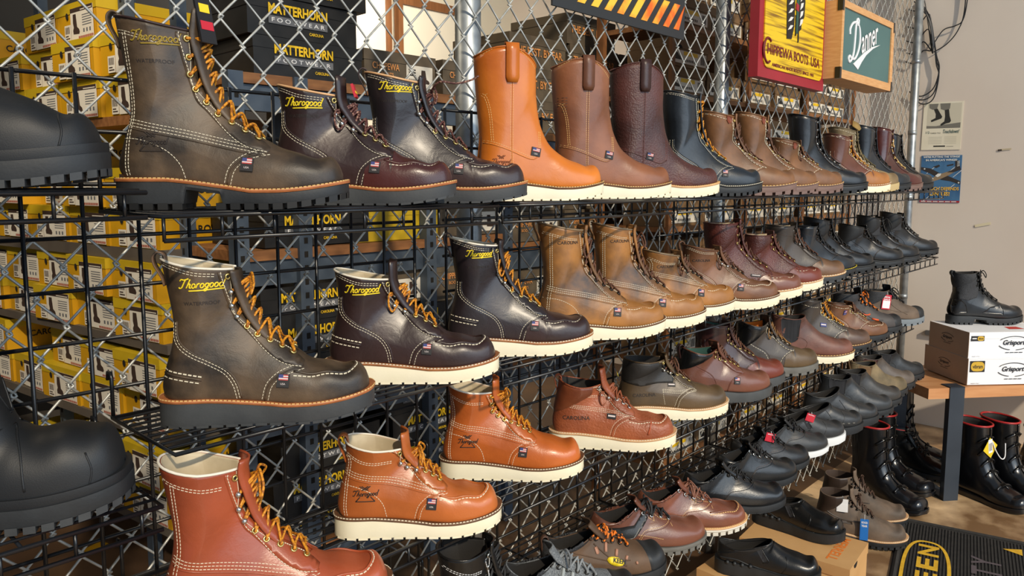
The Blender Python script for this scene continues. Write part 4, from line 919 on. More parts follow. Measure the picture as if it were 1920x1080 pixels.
v = [(cxm + ax * p[0], cym + ay * p[1], .0084) for p in P] + [(cxm + (ax - .011) * p[0], cym + (ay - .011) * p[1], .0084) for p in P]
m.add(v, [(i, (i + 1) % n, n + (i + 1) % n, n + i) for i in range(n)])
for i, ch in enumerate('NEEK'):
    MM = face_M((.102, -.243 - i * .1 * 1.03, .0084), (0, 1, 0), (-1, 0, 0)); add_text(m, ch, MM, w=.082, h=.062, bold=.03)
m.add([(.318, -.098, .0084), (.374, -.122, .0084), (.374, -.072, .0084)], [(0, 1, 2)]); m.build('yellow_logo', M_ymat, fm)
m = MB()
for i, ch in enumerate('YTILAUQ'): add_text(m, ch, face_M((.268, -.235 - i * .075, .0083), (0, 1, 0), (-1, 0, 0)), w=.06, h=.085, bold=.02)
m.build('faded_lettering', M_pmat, fm)
M_kraft = mat('kraft_card', (196, 150, 96), (206, 162, 108), .65, scale=6); M_korange = mat('orange_print', (226, 120, 40), None, .6)
def carton(loc, rz, w, d, h, label, pr_):
    o = empty('shoe_box', loc, rz, label, 'box', 'kraft shoe boxes on the floor'); m = MB(); m.box(0, w, 0, d, 0, h - .03); m.build('carton', M_kraft, o); m = MB(); m.box(-.002, w + .002, -.002, d + .002, h - .034, h); m.build('lid', M_kraft, o)
    if pr_:
        m = MB(); add_text(m, 'MERRELL', face_M((w - .10, .06, h + .0006), (-1, 0, 0), (0, -1, 0)), w=.17, h=.03, bold=.02); m.build('orange_lettering', M_korange, o)
        m = MB(); m.prism([(.06 + .018 * math.cos(a), h - .004 + .0 - .014 * math.sin(a)) for a in np.linspace(0, 3.14, 10)], -.0032, -.0024); m.build('finger_hole', M_hole, o)
        m = MB(); m.box(w + .002, w + .003, .05, .12, .01, .06); m.build('size_label', M_lab, o)
    return o

carton((2.211, -.473, .001), R(5), .212, .33, .12, 'kraft shoe box with orange lettering on its lid on the floor under a slip-on shoe', True)
carton((1.93, -.455, .001), R(-3), .235, .33, .10, 'plain kraft shoe box at the bottom edge, left of the orange-lettered one', False)

# ---------------------------------------------------------------- footwear
L_brown = leather('crazy_horse_brown', (58, 47, 37), (104, 84, 63), .5, scale=15, lo=.38, hi=.64, bscale=500, bump=.25)
L_burg = leather('black_walnut', (44, 29, 29), (60, 40, 38), .38, scale=9, coat=.06, bump=.3, bscale=160)
L_burg2 = leather('black_walnut_toe', (58, 28, 28), (82, 38, 34), .34, scale=8, coat=.1)
L_navy = leather('dark_briar', (34, 30, 34), (50, 38, 40), .38, scale=9, coat=.08, bump=.2)
L_orange = leather('saddle_orange', (238, 120, 28), (236, 136, 42), .36, scale=5, coat=.15, bump=.2)
L_tobac = leather('tobacco', (168, 74, 42), (186, 88, 52), .36, scale=6, coat=.12, bump=.25)
L_tan = leather('tobacco_tan', (176, 88, 38), (206, 112, 50), .36, scale=6, coat=.15, bump=.25)
L_pull = leather('pull_brown', (136, 80, 50), (160, 100, 64), .42, scale=8, bump=.3)
L_pullb = pebble('pebbled_burgundy', (74, 38, 32), (96, 52, 44), .4)
L_black = leather('oiled_black', (24, 29, 35), (38, 44, 51), .36, scale=8, coat=.12, bump=.3)
L_blk2 = leather('plain_black', (17, 18, 20), (27, 28, 30), .33, scale=10, coat=.12, bump=.35)
L_blkgl = leather('gloss_black', (18, 19, 20), (26, 27, 28), .26, scale=10, coat=.25, bump=.2)
L_dist = leather('distressed_brown', (102, 68, 42), (150, 102, 62), .48, scale=10, bump=.3)
L_sun = leather('copper_crazy', (92, 72, 58), (182, 124, 62), .45, scale=12, bump=.25, lo=.34, hi=.62)
L_sunt = leather('copper_toe', (160, 104, 48), (186, 126, 62), .45, scale=9, bump=.25)
L_rust = leather('rust_brown', (106, 68, 44), (140, 94, 62), .42, scale=9, bump=.4)
L_peb = pebble('pebbled_chestnut', (152, 76, 46), (178, 98, 60), .38)
L_pebd = pebble('pebbled_wine', (78, 36, 30), (104, 50, 40), .38)
L_wine = leather('wine_smooth', (86, 36, 28), (122, 56, 38), .34, scale=6, coat=.15)
L_olive = leather('olive_brown', (66, 54, 40), (104, 82, 54), .42, scale=7, bump=.3)
L_char = leather('charcoal_brown', (58, 52, 48), (82, 72, 64), .45, scale=8, bump=.3)
L_mah = leather('mahogany', (92, 52, 38), (126, 76, 56), .34, scale=6, coat=.12)
L_mahd = leather('dark_mahogany', (52, 30, 30), (74, 42, 38), .34, scale=6, coat=.12)
L_grbr = leather('grey_brown_nubuck', (100, 84, 70), (126, 106, 88), .7, scale=14, bump=.5)
L_suede = leather('sand_suede', (150, 124, 86), (172, 146, 104), .8, scale=14, bump=.6)
L_green = leather('weathered_tan_suede', (118, 104, 76), (150, 130, 96), .75, scale=16, bump=.6)
M_mesh = mat('dark_mesh', (36, 37, 40), (60, 62, 66), .8, scale=420, detail=1, bump=.6)
M_gmesh = mat('grey_mesh', (84, 88, 92), (124, 128, 130), .8, scale=380, detail=1, bump=.5)
M_elast = mat('black_elastic', (24, 24, 27), (40, 40, 44), .85, scale=8, stretch=(60, 1, 1), bump=.4)
M_elastbr = mat('maroon_elastic', (64, 34, 30), None, .85)
M_gum = mat('grey_gum', (98, 96, 90), (112, 110, 104), .6, scale=20)
M_wine = mat('dusty_pink_sole', (112, 88, 80), (126, 100, 90), .6, scale=16)
M_oranlin = mat('orange_lining', (200, 110, 20), None, .8); M_greenlin = mat('teal_lining', (36, 76, 70), None, .8)
M_ltwelt = mat('pale_welt', (206, 158, 110), (222, 176, 128), .55, scale=60)
M_wsole = mat('white_sneaker_sole', (226, 228, 228), None, .5)
M_rub = mat('matte_boot_rubber', (17, 19, 21), (24, 26, 29), .5, scale=5, bump=.25, bscale=700)
M_rubgl = mat('gloss_overshoe_rubber', (13, 14, 16), (20, 21, 24), .22, scale=6, coat=.3)
M_redrub = mat('red_rubber_edge', (170, 40, 40), None, .4)
M_redtag = mat('red_tag', (196, 36, 54), None, .5)
FIT = {'1.1': (0.392, -0.085, -0.640, 0.257, 0.305), '1.2': (0.641, -0.048, -0.731, 0.193, 0.300), '1.3': (0.812, -0.058, -0.659, 0.230, 0.300), '1.4': (1.063, -0.093, -0.475, 0.284, 0.277), '1.5': (1.312, -0.084, -0.515, 0.290, 0.292), '1.6': (1.526, -0.090, -0.530, 0.305, 0.293), '1.7': (1.763, -0.080, -0.581, 0.279, 0.299), '1.8': (1.947, -0.086, -0.659, 0.238, 0.301), '1.9': (2.150, -0.096, -0.518, 0.248, 0.295), '1.10': (2.370, -0.100, -0.486, 0.180, 0.294), '1.11': (2.543, -0.090, -0.648, 0.269, 0.300), '1.12': (2.789, -0.119, -0.496, 0.213, 0.295), '1.13': (2.929, -0.085, -0.606, 0.245, 0.300), '1.14': (3.141, -0.094, -0.479, 0.264, 0.296), '1.15': (3.375, -0.092, -0.407, 0.268, 0.293), '1.16': (3.557, -0.067, -0.496, 0.256, 0.297), '2.1': (0.425, -0.107, -0.589, 0.240, 0.296), '2.2': (0.720, -0.077, -0.676, 0.196, 0.297), '2.3': (0.995, -0.076, -0.625, 0.237, 0.302), '2.4': (1.228, -0.109, -0.550, 0.258, 0.306), '2.5': (1.418, -0.112, -0.600, 0.251, 0.293), '2.6': (1.617, -0.114, -0.481, 0.174, 0.284), '2.7': (1.802, -0.113, -0.666, 0.177, 0.298), '2.8': (2.011, -0.071, -0.727, 0.196, 0.311), '2.9': (2.226, -0.083, -0.587, 0.181, 0.297), '2.10': (2.467, -0.053, -0.648, 0.201, 0.303), '2.11': (2.685, -0.066, -0.435, 0.190, 0.293), '2.12': (2.836, -0.036, -0.630, 0.215, 0.300), '2.13': (3.136, -0.054, -0.639, 0.179, 0.300), '2.14': (3.340, -0.058, -0.645, 0.207, 0.300), '2.15': (3.746, -0.024, -0.666, 0.210, 0.301), '3.1': (0.382, -0.172, -0.488, 0.239, 0.306), '3.2': (0.707, -0.110, -0.681, 0.169, 0.286), '3.3': (1.012, -0.040, -0.800, 0.196, 0.295), '3.4': (1.312, -0.085, -0.883, 0.150, 0.287), '3.5': (1.571, -0.089, -0.627, 0.157, 0.301), '3.6': (1.798, -0.120, -0.564, 0.163, 0.295), '3.7': (1.958, -0.080, -0.595, 0.204, 0.300), '3.8': (2.177, -0.103, -0.574, 0.180, 0.294), '3.9': (2.432, -0.092, -0.718, 0.154, 0.308), '3.10': (2.640, -0.085, -0.699, 0.203, 0.304), '3.11': (2.853, -0.109, -0.558, 0.161, 0.298), '3.12': (3.060, -0.070, -0.688, 0.175, 0.304), '3.13': (3.330, -0.102, -0.592, 0.150, 0.298), '4.1': (0.825, -0.221, -0.491, 0.212, 0.298), '4.2': (1.006, -0.214, -0.617, 0.160, 0.285), '4.3': (1.151, -0.192, -0.582, 0.136, 0.284), '4.4': (1.331, -0.187, -0.533, 0.128, 0.295), '4.5': (1.510, -0.194, -0.686, 0.117, 0.282), '4.6': (1.692, -0.215, -0.652, 0.142, 0.286), '4.7': (1.872, -0.216, -0.432, 0.133, 0.273), '4.8': (2.015, -0.185, -0.498, 0.130, 0.271), '4.9': (2.177, -0.173, -0.553, 0.116, 0.271), '4.10': (2.322, -0.160, -0.620, 0.111, 0.273), '4.11': (2.478, -0.158, -0.642, 0.090, 0.276), '4.12': (2.619, -0.152, -0.729, 0.116, 0.277), '4.13': (2.752, -0.145, -0.749, 0.151, 0.292), '4.14': (2.905, -0.152, -0.678, 0.130, 0.278), '4.15': (3.058, -0.145, -0.583, 0.129, 0.277), '4.16': (3.191, -0.118, -0.638, 0.131, 0.289), '4.17': (3.374, -0.121, -0.547, 0.115, 0.287)}

ROWG = {'1': 'boots on the top shelf row', '2': 'boots on the second shelf row', '3': 'boots on the third shelf row', '4': 'shoes on the bottom shelf row'}
ZR = {'1': Z1, '2': Z2, '3': Z3, '4': Z4}
def base(key, name, label, cat='boot', **k):
    x, y, yaw, H, L = FIT[key]; H = k.pop('H', H); x += k.pop('dx', 0); y += k.pop('dy', 0); z = ZR[key[0]] + .0003
    return Boot(name, label, cat, ROWG[key[0]], x, y, z, yaw, H, L, **k)
def work(key, label, up, toe=None, name='work_boot', moc=False, style='A', sole='wedge', sm=None, welt=M_welt, welt2=None, ws=M_thread, lace=M_lacegold, hooks=3, n=8, th=None, logo=None, tw=None, tongue=None, rim=M_rimw, loop=None, flag=True, near=True, bow=0, loose=0, counter=True, em=M_gold, hm=M_nickel, top=False, lin=None, ext=.012, **k):
    thd = tw or M_thread
    b = base(key, name, label, upper=up, lining=lin or M_lining, near=near, th=(.92 if moc else 1.0), tn=(2.9 if moc else 2.4), **k)
    b.sole(sole, sm or M_white, welt, welt2, ws, M_lugrub if sole == 'lug' and sm is M_blackrub else None)
    if toe: b.vamp(toe)
    b.tongue(tongue or up, ext=ext); b.rim(rim or up)
    b.panel('eyestay', b.p_eyestay(), up, .0012)
    s = MB(); es = b.c_eyestay(.0300); b.stitch(s, es, 1, off=.0016); b.edge_stitch(s); b.stitch(s, b.c_vamp(), 3 if style != 'C' else 2, .0042)
    se = MB(); b.seam(se, b.c_vamp(), .0013)
    if style in 'AC' and counter:
        b.stitch(s, b.c_counter(), 2, .0042); b.seam(se, [(x + .0045, z + .002) for x, z in b.c_counter()], .0012)
        if moc and style == 'A':
            b.stitch(s, [(b.bx(.083) + .002, .084), (.03, .080), (.062, .073)], 1, r=.0011, step=.0065); b.stitch(s, [(b.bx(.07) + .004, .074), (.03, .070), (.058, .064)], 1, r=.0009, step=.0065)
            b.seam(se, [(b.bx(.08) + .002, .079), (.03, .0755), (.06, .069)], .0018)
    if style == 'B':
        b.stitch(s, b.c_saddle(), 3, .0042); b.seam(se, [(x, z - .008) for x, z in b.c_saddle()], .0011); b.stitch(s, b.c_counter2(), 1)
        b.stitch(s, [(b.bx(.2) + .010, b.H - .024), (b.bx(.14) + .008, .135), (.022, .10), (.018, .06), (.02, b.zh + .003)], 2, .004)
    if style in 'BD' or top: b.stitch(s, b.c_topband(), 2, .0035)
    else: b.stitch(s, [(x, z + .013) for x, z in b.c_topband()], 2, .0035)
    b.add(s, 'stitching', thd, False); b.add(se, 'seam_edges', up)
    if moc: b.moc(up if not toe else toe, M_thread)
    b.lacing(n, lace, hooks, em, hm, bow=bow, loose=loose)
    if loop: b.pull_loop(loop)
    if flag: b.flag(.172, .061 + b.dz, m=M_tagblk, flagm=flag is True)
    return b
# top row ------------------------------------------------------------------
G_ = M_greyrub
b = work('1.1', 'tall dark brown boot with gold laces and black lug sole, first on the top shelf', L_brown, ext=.032, style='B', sole='lug', sm=M_blackrub, welt=mat('orange_welt', (164, 96, 52), (184, 112, 66), .5, scale=60), ws=M_threadbr, hooks=0, n=9, loop=L_brown, rim=L_burg, loose=0, zh=.042)
b.logo('Thorogood', .062, .222, .056, mat('dull_gold_embroidery', (150, 126, 40), None, .5)); b.word('WATERPROOF', .062, .196, .046, M_emboss); b.emblem(.052, .088, .017)
p, nn = Vector((b.fx(.23) - .005, -.024, b.H - .004)), 0; m = MB(); M = Matrix.Translation(p) @ Matrix.Rotation(R(-38), 4, 'Z') @ Matrix.Rotation(R(-12), 4, 'Y'); m.box(-.0, .0035, -.001, .024, -.030, .034, 0, M); m.box(-.0006, 0, .002, .020, -.004, .004, 1, M); m.box(-.0006, 0, .004, .018, .010, .015, 2, M); m.box(.0035, .0042, .002, .022, -.012, .0, 1, M); m.box(.0035, .0042, .004, .02, .012, .024, 2, M); b.add(m, 'tongue_label', [M_tagblk, M_redtag, M_yellow], False)
b = work('1.2', 'dark burgundy six-inch boot with maroon laces and pebbled shaft, second on the top shelf', L_burg, ext=.032, toe=L_burg2, moc=True, sole='wedge', sm=G_, welt=mat('orange_welt', (164, 96, 52)), hooks=3, n=7, lace=M_lacemar, ws=M_threadbr, style='A', rim=M_ltwelt, th=1)
b.logo('Thorogood', .06, .158, .056, M_yellow); b.word('WATERPROOF', .06, .142, .046, M_emboss)
m = MB(); M = Matrix.Translation((b.fx(.17) + .010, -.012, b.H - .014)) @ Matrix.Rotation(R(-16), 4, 'Y'); m.box(-.002, .002, -.004, .022, -.004, .018, 0, M); m.box(.002, .0026, -.002, .02, .002, .006, 1, M); m.box(-.0026, -.002, -.002, .02, .002, .006, 1, M); b.add(m, 'tongue_label', [M_redtag, M_yellow], False)
b = work('1.3', 'dark burgundy tall boot with maroon laces and stray lace end, third on the top shelf', L_navy, toe=L_burg, moc=True, sole='wedge', sm=G_, welt=mat('orange_welt', (164, 96, 52)), hooks=3, n=8, lace=M_lacemar, ws=M_threadbr, loop=L_burg, rim=M_ltwelt, bow=1)
b.logo('Thorogood', .062, .198, .056, M_yellow); b.word('WATERPROOF', .06, .178, .046, M_emboss)
m = MB(); m.tube(cr([(.126, -.01, .20), (.14, -.03, .214), (.17, -.03, .212), (.195, -.028, .218), (.21, -.03, .226)], 5), .002, 6); b.add(m, 'lace_end', M_lacemar)
def pullon(key, label, up, strapm, thd, name='pull_on_boot', flagx=.125, near=True, scallop=True, side2=True, **k):
    b = base(key, name, label, kind='pull', upper=up, lining=mat('tan_lining', (176, 120, 66), None, .6), near=near, tn=2.3, **k)
    b.sole('wedge', M_white, M_weltdk if key != '1.6' else M_ltwelt, None, M_threadbr)
    b.rim(up, .0016, 'top_binding'); s = MB(); se = MB(); xm = .068
    b.stitch(s, [(xm - .0025, b.H - .01), (xm - .0025, .15), (xm, .08), (xm, b.zf(.07) + .003)], 1); b.stitch(s, [(xm + .0025, b.H - .01), (xm + .0025, .15), (xm + .004, .08), (xm + .004, b.zf(.07) + .003)], 1); b.seam(se, [(xm + .0008, b.H - .02), (xm + .0008, .15), (xm + .002, .08), (xm + .002, b.zf(.07) + .003)], .0011)
    b.stitch(s, [(b.bx(.11) + .003, .118), (.03, .114), (xm, .102), (.095, .092), (.118, .086), (.133, .094), (.136, .12), (.137, .14)], 2, .004); b.seam(se, [(b.bx(.11) + .003, .115), (.03, .111), (xm, .099), (.095, .089), (.118, .083), (.135, .091)], .0012)
    if side2: b.stitch(s, [(.004, .21), (.014, .205), (.022, .18), (.026, .15), (.028, .118)], 2, .0035)
    b.stitch(s, [(b.bx(b.H) + .006, b.H + .0), (.03, b.H + .012), (.067, b.H + .02), (.10, b.H - .0), (.128, b.H - .022)], 1)
    b.add(s, 'stitching', thd, False); b.add(se, 'seam_edges', up)
    pz = b.H + .017
    for sg in (-1, 1):
        m = MB(); C = []
        for z in np.linspace(b.H - .052, b.H + .012, 8): q, n_ = b.side(xm * b.k, z, sg); C.append(q + Vector((0, sg * .0032, 0)))
        C.append(Vector((xm * b.k, C[-1].y - sg * .002, pz + .006))); C.append(Vector((xm * b.k, C[-1].y - sg * .009, pz + .008))); C.append(Vector((xm * b.k, C[-1].y - sg * .004, pz - .02)))
        v = []
        for i, p in enumerate(C): w = .0135 if i else .010; v += [(p.x - w, p.y, p.z), (p.x + w, p.y, p.z)]
        m.add(v, [(2 * i, 2 * i + 1, 2 * i + 3, 2 * i + 2) for i in range(len(C) - 1)]); o = b.add(m, 'pull_strap', strapm); md = o.modifiers.new('t', 'SOLIDIFY'); md.thickness = .003; md.offset = 0
    b.flag(flagx, .098 if flagx > .1 else .1, .02, .017, tilt=-.2)
    return b
b = pullon('1.4', 'tall orange-tan pull-on boot with side strap and white sole on the top shelf', L_orange, L_orange, M_threadbr); b.emblem(.042, .075, .016, mat('brown_stamp', (120, 60, 22), None, .6))
b = pullon('1.5', 'tall brown pull-on boot with flag stamp and white sole, beside the orange one', L_pull, leather('pull_strap_brown', (96, 58, 38), (120, 74, 50)), M_threadbr)
m = MB()
for k in range(6): q, n_ = b.side(.012, .222 - k * .006); m.tube([b.side(x, .222 - k * .006)[0] for x in (.006, .014, .022)], .0008, 4)
b.add(m, 'stamped_flag', M_emboss)
b = pullon('1.6', 'tall pebbled burgundy pull-on boot with dark-edged strap and white sole', L_pullb, leather('dark_strap', (58, 34, 30), (70, 42, 36)), mat('burgundy_thread', (110, 56, 46), None, .6), side2=False, flagx=.088)
b = work('1.7', 'smooth blue-black lace boot with tan laces and pale welt stitching on the top shelf', L_black, style='A', sole='lug', sm=M_blackrub, welt=M_blackrub, ws=M_thread, lace=M_lacegold, hooks=0, n=9, rim=L_black, em=M_gold, lin=M_liningdk, zh=.046)
for key, lab, hk, zz in [('1.8', 'distressed brown lace boot, first of three alike on the top shelf', 3, 8), ('1.9', 'distressed brown lace boot, middle one of three alike on the top shelf', 3, 8), ('1.10', 'low distressed brown lace boot, shortest of three alike on the top shelf', 2, 6)]:
    b = work(key, lab, L_dist, style='A', sole='lug', sm=M_wine, welt=M_wine, ws=M_threadbr, lace=M_lacebr, hooks=hk, n=zz, rim=L_dist, near=False, flag=False, lin=mat('brown_lining', (110, 76, 50), None, .7))
    zt = b.H - .008; b.panel('patch', [(.068, zt - .006), (.09, zt - .007), (.091, zt - .024), (.08, zt - .03), (.07, zt - .026)], mat('rust_patch', (120, 56, 32), None, .6), .002)
b = work('1.11', 'tall black lace boot with nickel eyelets, between brown boots on the top shelf', L_blk2, style='A', sole='lug', sm=M_blackrub, welt=M_blackrub, ws=None, tw=M_threaddk, lace=M_laceblk, hooks=0, n=9, em=M_nickel, rim=L_blk2, near=False, flag=False, lin=M_liningdk, H=.268)
b = work('1.12', 'reddish brown lace boot with tan toe, gold laces and cream sole, top shelf', L_mah, toe=leather('tan_toe', (168, 104, 48), (190, 124, 62)), style='A', welt=M_welt, lace=M_lacegold, hooks=0, n=8, rim=L_mah, near=False, flag=False)
b = work('1.13', 'olive suede lace boot with folded-out tongue and sand toe on the top shelf', L_green, toe=L_suede, style='A', sole='wedge', sm=mat('sand_sole', (190, 166, 116), None, .6), welt=None, ws=None, lace=mat('olive_lace', (104, 92, 56), None, .7), hooks=0, n=9, em=M_dkmetal, rim=L_green, near=False, flag=False)
m = MB(); m.add([(.108, -.03, .232), (.128, -.012, .24), (.135, .012, .262), (.10, .0, .272), (.085, -.02, .25)], [(0, 1, 2, 3, 4)]); o = b.add(m, 'tongue_flap', mat('khaki_canvas', (150, 122, 66), None, .8)); o.modifiers.new('t', 'SOLIDIFY').thickness = .003
b = work('1.14', 'blue-black tall lace boot, third from the right end of the top shelf', L_black, style='A', sole='lug', sm=M_blackrub, welt=M_blackrub, ws=None, tw=M_threaddk, lace=M_laceblk, hooks=0, n=9, em=M_dkmetal, rim=L_black, near=False, flag=False, lin=M_liningdk)
b = work('1.15', 'polished wine-red tall boot with pale laces, second from the top shelf right end', leather('polished_wine', (74, 32, 28), (96, 44, 36), .22, coat=.4), style='A', sole='lug', sm=M_wine, welt=M_wine, ws=None, tw=M_threaddk, lace=M_threadbr, hooks=3, n=8, rim=None, near=False, flag=False)
b = work('1.16', 'black tall lace boot at the right end of the top shelf', L_blkgl, style='A', sole='lug', sm=M_blackrub, welt=M_blackrub, ws=None, tw=M_threaddk, lace=M_laceblk, hooks=0, n=8, em=M_dkmetal, rim=None, near=False, flag=False, lin=M_liningdk)
# second row ------------------------------------------------------------------
OW = mat('orange_welt', (164, 96, 52))
b = work('2.1', 'large dark brown boot with gold laces and charcoal sole, first on the second shelf', L_brown, moc=True, sm=G_, welt=OW, ws=M_threadbr, hooks=3, n=9, ext=.0, loop=leather('brown_loop', (110, 84, 64), (130, 100, 76)), bow=1, zh=.040, zb=.030)
b.logo('Thorogood', .064, .200, .056, M_yellow); b.word('WATERPROOF', .064, .178, .046, M_emboss)
b = work('2.2', 'dark burgundy short boot with gold laces and white sole, second on the second shelf', L_burg, ext=.032, moc=True, hooks=3, n=7)
b.logo('Thorogood', .062, .160, .056, M_yellow)
b = work('2.3', 'blue-black tall boot with gold laces and white sole, third on the second shelf', L_navy, toe=L_burg, moc=True, hooks=3, n=8, loop=L_burg)
b.logo('Thorogood', .062, .202, .052, M_yellow); b.word('WATERPROOF', .062, .180, .044, M_emboss)
for key, lab, nn_, hk in [('2.4', 'tall mottled copper-brown boot with triple white stitching, left of two alike', 9, 3), ('2.5', 'tall mottled copper-brown boot, right of two alike, a lace loop sticking out', 9, 3), ('2.6', 'short mottled copper-brown moc-toe boot with triple white stitching', 7, 2)]:
    b = work(key, lab, L_sun, toe=L_sunt, moc=True, style='B', welt=M_weltdk, hooks=hk, n=nn_, lace=M_lacebr, em=M_dkmetal, hm=mat('bronze_hook', (150, 120, 90), None, .3, .9), rim=leather('pale_taupe_edge', (150, 128, 100), (160, 138, 110)), loop=L_sun, bow=1 if key == '2.5' else 0)
    b.word('CAROLINA', .062, b.H - .042, .05, M_emboss)
b = work('2.7', 'rust-brown six-inch moc-toe boot with dark laces and cream sole on the second shelf', L_rust, moc=True, style='A', welt=M_weltdk, hooks=3, n=7, lace=M_lacebr, em=M_dkmetal, rim=L_rust, loop=L_rust); b.word('CAROLINA', .06, .135, .05, M_emboss)
def padded(b, m, r=3.2): b.band('padded_collar', m, b.RR - 1 - int(r * b.n), b.RR - 1, 0, int(b.N * .72), .001, .004)
b = work('2.8', 'taller wine-red pebbled boot with nickel hooks and cream sole on the second shelf', L_pebd, toe=L_mah, moc=True, style='C', welt=M_ltwelt, hooks=0, n=8, lace=M_lacebr, tw=mat('burgundy_thread', (110, 56, 46)), rim=None, flag=False, near=False, H=.225, drop=-.004); padded(b, L_pebd); b.flag(.15, .072, .03, .007, False)
b = work('2.9', 'shorter wine-red pebbled boot with brass eyelets and cream sole on the second shelf', L_pebd, toe=L_wine, moc=True, style='C', welt=M_ltwelt, hooks=0, n=7, lace=M_lacebr, tw=mat('burgundy_thread', (110, 56, 46)), rim=None, flag=False, near=False, drop=-.002); padded(b, L_pebd)
b = work('2.10', 'charcoal-brown plain-toe lace boot with tan welt on the second shelf', L_char, toe=leather('brown_toe', (104, 74, 50), (128, 94, 66)), style='D', counter=False, sole='lug', sm=M_greyrub, welt=M_ltwelt, hooks=3, n=8, lace=M_lacebr, em=M_dkmetal, rim=L_char, flag=False, near=False, tw=M_threaddk, drop=.002)
b = work('2.11', 'smooth blue-black lace boot with yellow welt thread on the second shelf', L_black, style='D', counter=False, sole='lug', sm=M_blackrub, welt=M_blackrub, ws=M_yellow, hooks=0, n=8, lace=M_laceblk, em=M_dkmetal, rim=L_black, flag=False, near=False, tw=M_threaddk, lin=M_liningdk, drop=.0, dx=-.02)
for key, lab, d_ in [('2.12', 'black boot with padded collar behind the smooth blue-black one on the second shelf', 0), ('2.13', 'black tactical boot with nylon shaft, third from the second shelf right end', 0), ('2.14', 'black tactical boot with dangling laces, second from the second shelf right end', 0), ('2.15', 'black lace boot with white eyelets at the right end of the second shelf', 0)]:
    b = work(key, lab, L_blk2, style='C', sole='lug', sm=M_blackrub, welt=M_blackrub, ws=None, tw=M_threaddk, lace=M_laceblk, hooks=3 if key == '2.15' else 0, n=8, em=M_nickel if key == '2.15' else M_dkmetal, rim=None, flag=False, near=False, lin=M_liningdk, loose=2 if key == '2.14' else 0)
    padded(b, mat('black_padding', (22, 23, 25), None, .6))
    if key != '2.12': b.panel('nylon_side', [(.03, .12), (.10, .12), (.105, b.H - .03), (.03, b.H - .02)], M_mesh, .0008)
# third row -------------------------------------------------------------------
b = work('3.1', 'reddish brown tall boot with gold laces, cut off at the lower left', L_tobac, H=.247, dx=-.011, dy=-.03, moc=True, style='B', welt=M_weltdk, hooks=3, n=9, loop=None, bow=2)
b = work('3.2', 'tan six-inch moc-toe boot with gold laces and stamped heel, second on the third shelf', L_tan, moc=True, ext=.028, style='B', welt=M_weltdk, hooks=3, n=7, bow=2, loop=L_tan, top=True); b.emblem(.052, .078, .018)
b = work('3.3', 'tan eight-inch plain-toe boot with gold laces and stamped heel, third on the third shelf', leather('tobacco_orange', (170, 78, 36), (212, 110, 42), .34, scale=5, coat=.15), ext=.028, style='B', welt=M_weltdk, hooks=0, n=9, bow=2, top=True); b.emblem(.056, .078, .017)
def tall_tongue(b, lab=True):
    m = MB(); x, z = b.fx(b.H) + .014, b.H + .012; M = Matrix.Translation((x, -.013, z)) @ Matrix.Rotation(R(-22), 4, 'Y'); m.box(0, .0025, 0, .026, -.016, .016, 0, M); m.box(.0025, .003, .004, .022, -.006, .002, 1, M); m.box(-.0005, 0, .004, .022, -.006, .002, 1, M); b.add(m, 'tongue_label', [M_tagblk, M_yellow], False)
b = work('3.4', 'pebbled chestnut moc-toe boot with padded collar and lettered side, on the third shelf', L_peb, ext=.032, moc=True, style='D', counter=False, welt=M_ltwelt, hooks=2, n=6, lace=mat('rust_lace', (136, 74, 44), None, .6), em=M_nickel, rim=None, flag=False, lin=M_liningdk, loop=L_peb, zh=.036, H=.157, drop=.004, dip=.012)
padded(b, leather('glossy_chestnut', (130, 66, 40), (152, 84, 52), .32), 3.4); tall_tongue(b); b.word('CAROLINA', .058, .072, .062, M_emboss); s = MB(); b.stitch(s, [(.012, .108), (.06, .098), (.12, .09), (.195, .08)], 3, .0035); b.add(s, 'side_stitching', M_thread, False); b.flag(.145, .078, .02, .012, False)
m = MB(); b.seam(m, [(.238, .078), (.236, .06), (.23, .04)], .002); b.add(m, 'toe_strap', L_tobac)
b = work('3.5', 'olive-brown plain-toe boot with charcoal shaft and cream sole on the third shelf', L_olive, style='D', counter=False, welt=M_ltwelt, hooks=2, n=6, lace=M_lacebr, em=M_gold, rim=None, flag=False, lin=M_liningdk, drop=.002, bow=2)
nub = leather('charcoal_nubuck', (40, 38, 36), (56, 52, 48), .55); b.panel('shaft_panel', [(b.bx(.10) + .002, .10), (.05, .092), (.10, .096), (.14, .094), (.150, .12), (.128, b.H - .012), (.06, b.H - .008), (b.bx(b.H) + .001, b.H - .004), (b.bx(.13) + .001, .13)], nub, .0012); padded(b, nub, 2.4); s = MB(); b.stitch(s, [(.11, .077), (.15, .073), (.2, .076)], 3, .0035); b.stitch(s, [(.11, .08), (.112, .06), (.116, .04)], 1); b.add(s, 'side_stitching', M_thread, False); b.word('CAROLINA', .06, .068, .06, M_emboss); b.flag(.135, .09, .02, .010, False)
b = work('3.6', 'mahogany ankle boot with padded black collar and grey sole on the third shelf', L_mah, style='C', sole='flat', sm=mat('grey_tpu_sole', (66, 68, 68), (76, 78, 78), .5, scale=20), welt=None, ws=None, hooks=0, n=7, lace=M_lacebr, rim=None, lin=M_greenlin, tw=mat('burgundy_thread', (110, 56, 46)), drop=.0, dip=.016, loop=L_mahd, H=.155); padded(b, L_blkgl, 2.6)
b = work('3.7', 'dark mahogany tall boot with red-brown toe behind the ankle boot, third shelf', L_mahd, toe=L_wine, style='C', sole='flat', sm=mat('grey_tpu_sole', (66, 68, 68)), welt=None, ws=None, hooks=0, n=9, lace=M_lacebr, rim=None, lin=M_greenlin, near=False, flag=False, tw=M_threaddk)
